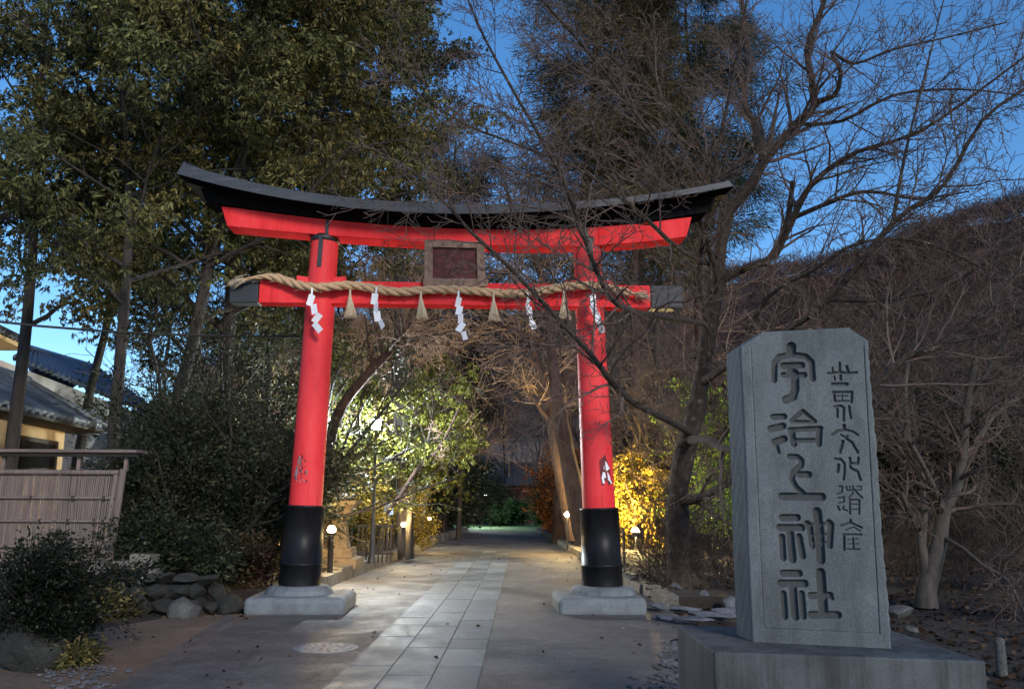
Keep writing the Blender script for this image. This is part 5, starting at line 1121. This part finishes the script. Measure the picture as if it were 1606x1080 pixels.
# window on the wall plane
def onwall(px, py, off=0.02):
    d = ray(px, py); c_ = np.array([0, 0, CAMH]); t = ((w0 + en * off - c_) @ en) / (d @ en); return c_ + d * t
wa, wb_, wc, wd_ = onwall(22, 702), onwall(88, 704), onwall(88, 691), onwall(22, 682)
fr_ = MB().prism([wa - [0, 0, 0.5] - hp, wb_ - [0, 0, 0.5] - hp, np.array([wb_[0], wb_[1], (wc[2] + wd_[2]) / 2]) - hp, np.array([wa[0], wa[1], (wc[2] + wd_[2]) / 2]) - hp], en * 0.05).build('window', M['darkwood'], ho); fix_normals(fr_)
ins_ = [wa * 0.92 + wb_ * 0.08, wa * 0.08 + wb_ * 0.92]; zt2 = (wc[2] + wd_[2]) / 2 - 0.1
pn = MB().prism([ins_[0] - [0, 0, 0.45] - hp + en * 0.052, ins_[1] - [0, 0, 0.45] - hp + en * 0.052, np.array([ins_[1][0], ins_[1][1], zt2]) - hp + en * 0.052, np.array([ins_[0][0], ins_[0][1], zt2]) - hp + en * 0.052], en * 0.01).build('pane', M['glass_dark'], fr_); fix_normals(pn)
# second house behind: white gable band and upper tiled roof
h2 = thing('house', 'white walled house with tiled roof behind the cream house', 'house', P(150, 760, 30) * np.array([1, 1, 0])); h2p = np.array(h2.location)
e0, e1 = P(20, 558, 27.0), P(262, 668, 36.0); e1[2] = e0[2] * 1.0; e1 = P(262, 655, 36.0); t0_, t1_ = P(50, 548, 29.0), P(140, 577, 36.5)
zz = (e0[2] + e1[2]) / 2
roof_sheet('roof', e0, e1, P(150, 576, 38.0), P(40, 545, 29.0), M['tile'], h2, h2p, 30)
dn = nrm((e1 - e0) * [1, 1, 0]); hn = np.array([dn[1], -dn[0], 0])
a_, b_ = e0 - hn * 0.4, e1 - hn * 0.4
fix_normals(MB().prism([a_ * [1, 1, 0] - h2p, b_ * [1, 1, 0] - h2p, b_ - h2p - [0, 0, 0.12], a_ - h2p - [0, 0, 0.12]], -hn * 4.2).build('wall', M['plaster_white'], h2))
r0_, r1_ = P(40, 545, 29.0), P(150, 576, 38.0); k0_, k1_ = r0_ * 2 - e0, r1_ * 2 - e1; k0_[2] = e0[2]; k1_[2] = e1[2]
roof_sheet('roof', k1_, k0_, r0_ + [0, 0, 0.01], r1_ + [0, 0, 0.01], M['tile'], h2, h2p, 30)
MB().tube([r0_ - h2p, r1_ - h2p], 0.14, 8).build('roof_ridge', M['tile'], h2)
# third roof corner, upper left, dark with cream soffit
h3 = thing('house', 'dark roofed upper storey corner at the far left edge', 'house', P(-20, 760, 22.0) * np.array([1, 1, 0])); h3p = np.array(h3.location)
A, B = P(47, 537, 23.0), P(-60, 512, 19.0); B[2] = A[2]; C = B + np.array([-2.5, 0, 0.9]); D = A + np.array([-2.8, 0.2, 0.9])
roof_sheet('roof', B, A, D, C, M['roof_copper'], h3, h3p, 16)
fix_normals(MB().prism([A - h3p - [0.05, 0, 0.12], B - h3p - [0.05, 0, 0.12], B - h3p - [0.9, 0, 0.12], A - h3p - [0.9, 0, 0.12]], (0, 0, -0.1)).build('soffit', M['plaster'], h3))
mb = MB(); x1_, x0_ = A[0] - 0.75, A[0] - 4.5; ya_, yb_ = B[1] + 0.3, A[1] - 0.3; zc_ = A[2] - 0.1
mb.hexa([np.array([x0_, ya_, 0]) - h3p, np.array([x1_, ya_, 0]) - h3p, np.array([x1_, yb_, 0]) - h3p, np.array([x0_, yb_, 0]) - h3p], [np.array([x0_, ya_, zc_]) - h3p, np.array([x1_, ya_, zc_]) - h3p, np.array([x1_, yb_, zc_]) - h3p, np.array([x0_, yb_, zc_]) - h3p])
fix_normals(mb.build('wall', M['plaster'], h3))
A2, B2 = D * 2 - A, C * 2 - B; A2[2] = B2[2] = A[2]; roof_sheet('roof', A2, B2, C + [0, 0, 0.01], D + [0, 0, 0.01], M['roof_copper'], h3, h3p, 16)
for q_, w_ in ((B, C), (A, D)): fix_normals(MB().prism([q_ - h3p - [0.6, 0, 0.1], w_ * 2 - q_ - [0, 0, 2 * (w_[2] - q_[2])] - h3p + [0.6, 0, -0.1], w_ - h3p - [0, 0, 0.15]], (0, 0.12 if q_ is B else -0.12, 0)).build('gable_wall', M['plaster'], h3))

# bamboo fence with board roof
FY = 13.0; fl = P(-90, 800, FY)[0]; fx = P(168, 890, FY)[0]; zb_, zt_ = 0.52, P(100, 738, FY)[2]
bf = thing('bamboo_fence', 'weathered bamboo fence panel with wooden top board on the stone wall', 'fence', (fl, FY, zb_)); rb_ = np.random.default_rng(180)
lean = P(190, 738, FY)[0] - fx; HF = zt_ - zb_; mb = MB(); x = 0.0; Wf = fx - fl
while x < Wf:
    w = rb_.uniform(0.018, 0.03); sh_ = lean * min(1, max(0, (x / Wf - 0.6) / 0.4)); j = rb_.normal() * 0.004
    mb.tube([(x, j, 0.0), (x + sh_ * 0.5, j, HF * 0.5), (x + sh_, j, HF)], w / 2, 6, cap=False); x += w * 0.98
mb.build('bamboo_slats', M['bamboo'], bf)
for f, rr in ((0.985, 0.038), (0.73, 0.022), (0.50, 0.022), (0.25, 0.022), (0.03, 0.022)):
    MB().tube([(-0.05, -0.035, HF * f), (Wf + lean * f - 0.02, -0.035, HF * f)], rr, 8).build('rail', M['bamboo'], bf)
    mk = MB()
    for k in range(5):
        xx = Wf * (0.13 + 0.21 * k) + rb_.normal() * 0.05; mk.box((xx, -0.045, HF * f), (0.03, 0.05, 0.06))
    if f < 0.98: mk.build('lashings', M['darkwood'], bf)
MB().tube([(Wf + 0.02, 0, -0.02), (Wf + lean + 0.03, 0, HF + 0.03)], 0.05, 10).build('end_post', M['bamboo'], bf)
MB().tube([(Wf - 0.07, -0.02, -0.02), (Wf + lean - 0.06, -0.02, HF)], 0.035, 10).build('end_post', M['bamboo'], bf)
zr = P(100, 712, FY)[2] - zb_
MB().box(((Wf + 0.25) / 2, 0.0, zr + 0.04), (Wf + 0.5, 0.42, 0.045)).box(((Wf + 0.25) / 2, -0.02, zr - 0.01), (Wf + 0.4, 0.08, 0.05)).build('top_board', M['oldboard'], bf, bevel=0.006)
for xx in (0.8, Wf - 0.55, Wf + 0.14): MB().box((xx, 0.03, (HF + zr) / 2), (0.05, 0.05, zr - HF)).build('strut', M['oldboard'], bf)

# dry stone wall below the fence (stones are its surface)
sw = thing('stone_wall', 'low mossy dry stone wall carrying the bamboo fence', 'wall', (P(100, 960, 12.2)[0], 12.2, 0)); swp = np.array(sw.location); rs_ = np.random.default_rng(190)
import bmesh
bm = bmesh.new(); 
for row_, (z_, hs) in enumerate(((0.13, 0.2), (0.34, 0.17), (0.5, 0.1))):
    x = P(-120, 960, 12.2)[0]
    while x < P(372 - row_ * 35, 960, 12.2)[0]:
        w = rs_.uniform(0.18, 0.36) * (0.9 if row_ else 1.1); me = rock_mesh(int(rs_.integers(1e6)), (w * 0.7, 0.26, hs * rs_.uniform(0.65, 0.95)), sub=3)
        t_ = np.clip((x + 4.6) / 1.4, 0, 1)
        me.transform(Matrix.Translation((x + w / 2 - swp[0], 0.06 * row_ + 0.45 * t_ + rs_.normal() * 0.03, z_ * (1 - 0.25 * t_))) @ Matrix.Rotation(rs_.normal() * 0.15, 4, 'Y')); bm.from_mesh(me); bpy.data.meshes.remove(me); x += w * 0.95
me = bpy.data.meshes.new('stones'); bm.to_mesh(me); bm.free(); me.materials.append(M['rock_dark']); link(bpy.data.objects.new('stones', me), sw)
mb = MB(); 
for xx, w, zz_ in ((150, 0.5, 0.66), (205, 0.42, 0.70), (232, 0.3, 0.6), (225, 0.32, 0.8)):
    q = P(xx, 900, 12.75); mb.box((q[0] - swp[0], q[1] - swp[1], zz_ - 0.06), (w, 0.3, 0.12), Matrix.Rotation(0.05, 3, 'Y'))
mb.build('capping_stones', M['kerb'], sw, bevel=0.02)
# loose rocks
for px, py, sz, lab, mt in ((290, 972, (0.24, 0.2, 0.2), 'rounded pale grey rock at the front of the rock row left of the torii', 'rock'), (335, 965, (0.17, 0.14, 0.1), 'small flat rock with a pale top next to the left footing', 'rock'),
                            (240, 950, (0.2, 0.16, 0.17), 'dark rock in the rock row nearest the small yellow green plant', 'rock_dark'), (350, 935, (0.26, 0.2, 0.16), 'mossy rock at the upper end of the rock row left of the torii', 'rock_dark'), (143, 978, (0.07, 0.06, 0.06), 'tiny whitish stone at the foot of the dry stone wall', 'rock')):
    g = G(px, py); rock('rock', px, (g[0], g[1], sz[2] * 0.5), sz, M[mt], lab)
g = G(30, 1062); rock('boulder', 777, (g[0] - 0.02, g[1] + 0.25, 0.2), (0.34, 0.3, 0.3), M['rock_dark'], 'large dark boulder at the lower left corner under the shrub', 'boulder')
# near shrub, lower left
g = G(22, 1062); o = thing('garden_shrub', 'dark small leaved shrub close by in the lower left corner', 'shrub', (g[0], g[1] + 0.5, 0.0)); shrub(200, 1.15, 0.2, 10, M['leaf_near'], M['bark_dark'], o, (0.05, 0.024), 36, 0.0, 0.055, 16)
g = G(105, 1050); o = thing('fern_clump', 'small olive leafed plant at the foot of the near shrub', 'plant', (g[0], g[1], 0.0)); shrub(201, 0.35, 0.38, 6, M['leaf_oak2'], M['bark_dark'], o, (0.06, 0.025), 14, 0.2, 0.05, 8)
# flat blue grey stones and cobbles right of the right footing
for k, (px, py, sz, rz) in enumerate(((1072, 962, (0.34, 0.14, 0.055), -0.5), (1110, 975, (0.36, 0.15, 0.06), -0.35), (1090, 985, (0.3, 0.12, 0.05), -0.5), (1140, 965, (0.26, 0.14, 0.07), -0.1), (1050, 950, (0.2, 0.12, 0.06), -0.9), (1030, 962, (0.2, 0.12, 0.06), -1.0), (1046, 978, (0.24, 0.1, 0.05), -0.9))):
    g = G(px, py); rock('flat_stone', 300 + k, (g[0], g[1], 0.07 + 0.02 * (k % 3)), sz, M['rock_blue'], 'flat blue grey stone laid in the row between the right footing and the monument', 'stone', rz, 'flat stones beside the monument')
for px, py, sz, lab in ((1107, 952, (0.13, 0.12, 0.13), 'pale pointed rock standing on the flat stones by the monument'), (1062, 940, (0.12, 0.1, 0.13), 'dark round rock next to the twiggy bank behind the flat stones'), (1145, 958, (0.14, 0.1, 0.1), 'squarish grey rock touching the left side of the monument'), (1432, 1003, (0.08, 0.07, 0.075), 'pale rounded stone right of the inscribed slab'), (1410, 975, (0.26, 0.16, 0.1), 'brown flat rock at the foot of the pale maple')):
    g = G(px, py); rock('rock', px, (g[0], g[1], sz[2] * 0.75 + 0.05), sz, M['rock_blue' if px < 1200 else 'rock'], lab)
g = G(1572, 1062); o = MB().lathe([(0.05, 0), (0.045, 0.3), (0.03, 0.33)], (0, 0, 0), 10).build('marker_post', M['rock']); o.location = (g[0], g[1], 0.02); tag(o, 'small pale stone marker post at the lower right corner', 'post')
# gravel at the monument foot and by the near shrub
rgv = np.random.default_rng(210); bm = bmesh.new()
for k in range(420):
    if k < 260: t_ = rgv.random(); g = G(1068 - abs(rgv.normal()) * (10 + 26 * t_), 1012 + 108 * t_)
    else: g = G(rgv.normal() * 32 + 130, 1050 + abs(rgv.normal()) * 40)
    s_ = rgv.uniform(0.012, 0.032); m_ = Matrix.Translation((g[0], g[1], 0.045 + s_ * 0.2)) @ Matrix.Rotation(rgv.uniform(0, 6), 4, 'Z') @ Matrix.Diagonal((s_ * rgv.uniform(0.8, 1.5), s_, s_ * 0.6, 1))
    bmesh.ops.create_icosphere(bm, subdivisions=1, radius=1.0, matrix=m_)
me = bpy.data.meshes.new('gravel'); bm.to_mesh(me); bm.free(); me.materials.append(M['gravel']); tag(link(bpy.data.objects.new('gravel', me)), 'loose grey gravel at the foot of the monument plinth', 'gravel', kind='stuff')
# overhead cable
cp = [P(-40, 500, 14.0), P(60, 511, 14.3), P(160, 519, 14.6), P(260, 524, 15.0), P(360, 527, 15.4), P(470, 528, 15.8)]
mb = MB(); mb.tube(np.array(cp) - cp[0], 0.022, 6); o = mb.build('overhead_cable', M['cable']); o.location = tuple(cp[0]); tag(o, 'black overhead cable crossing from the left edge into the trees', 'cable')
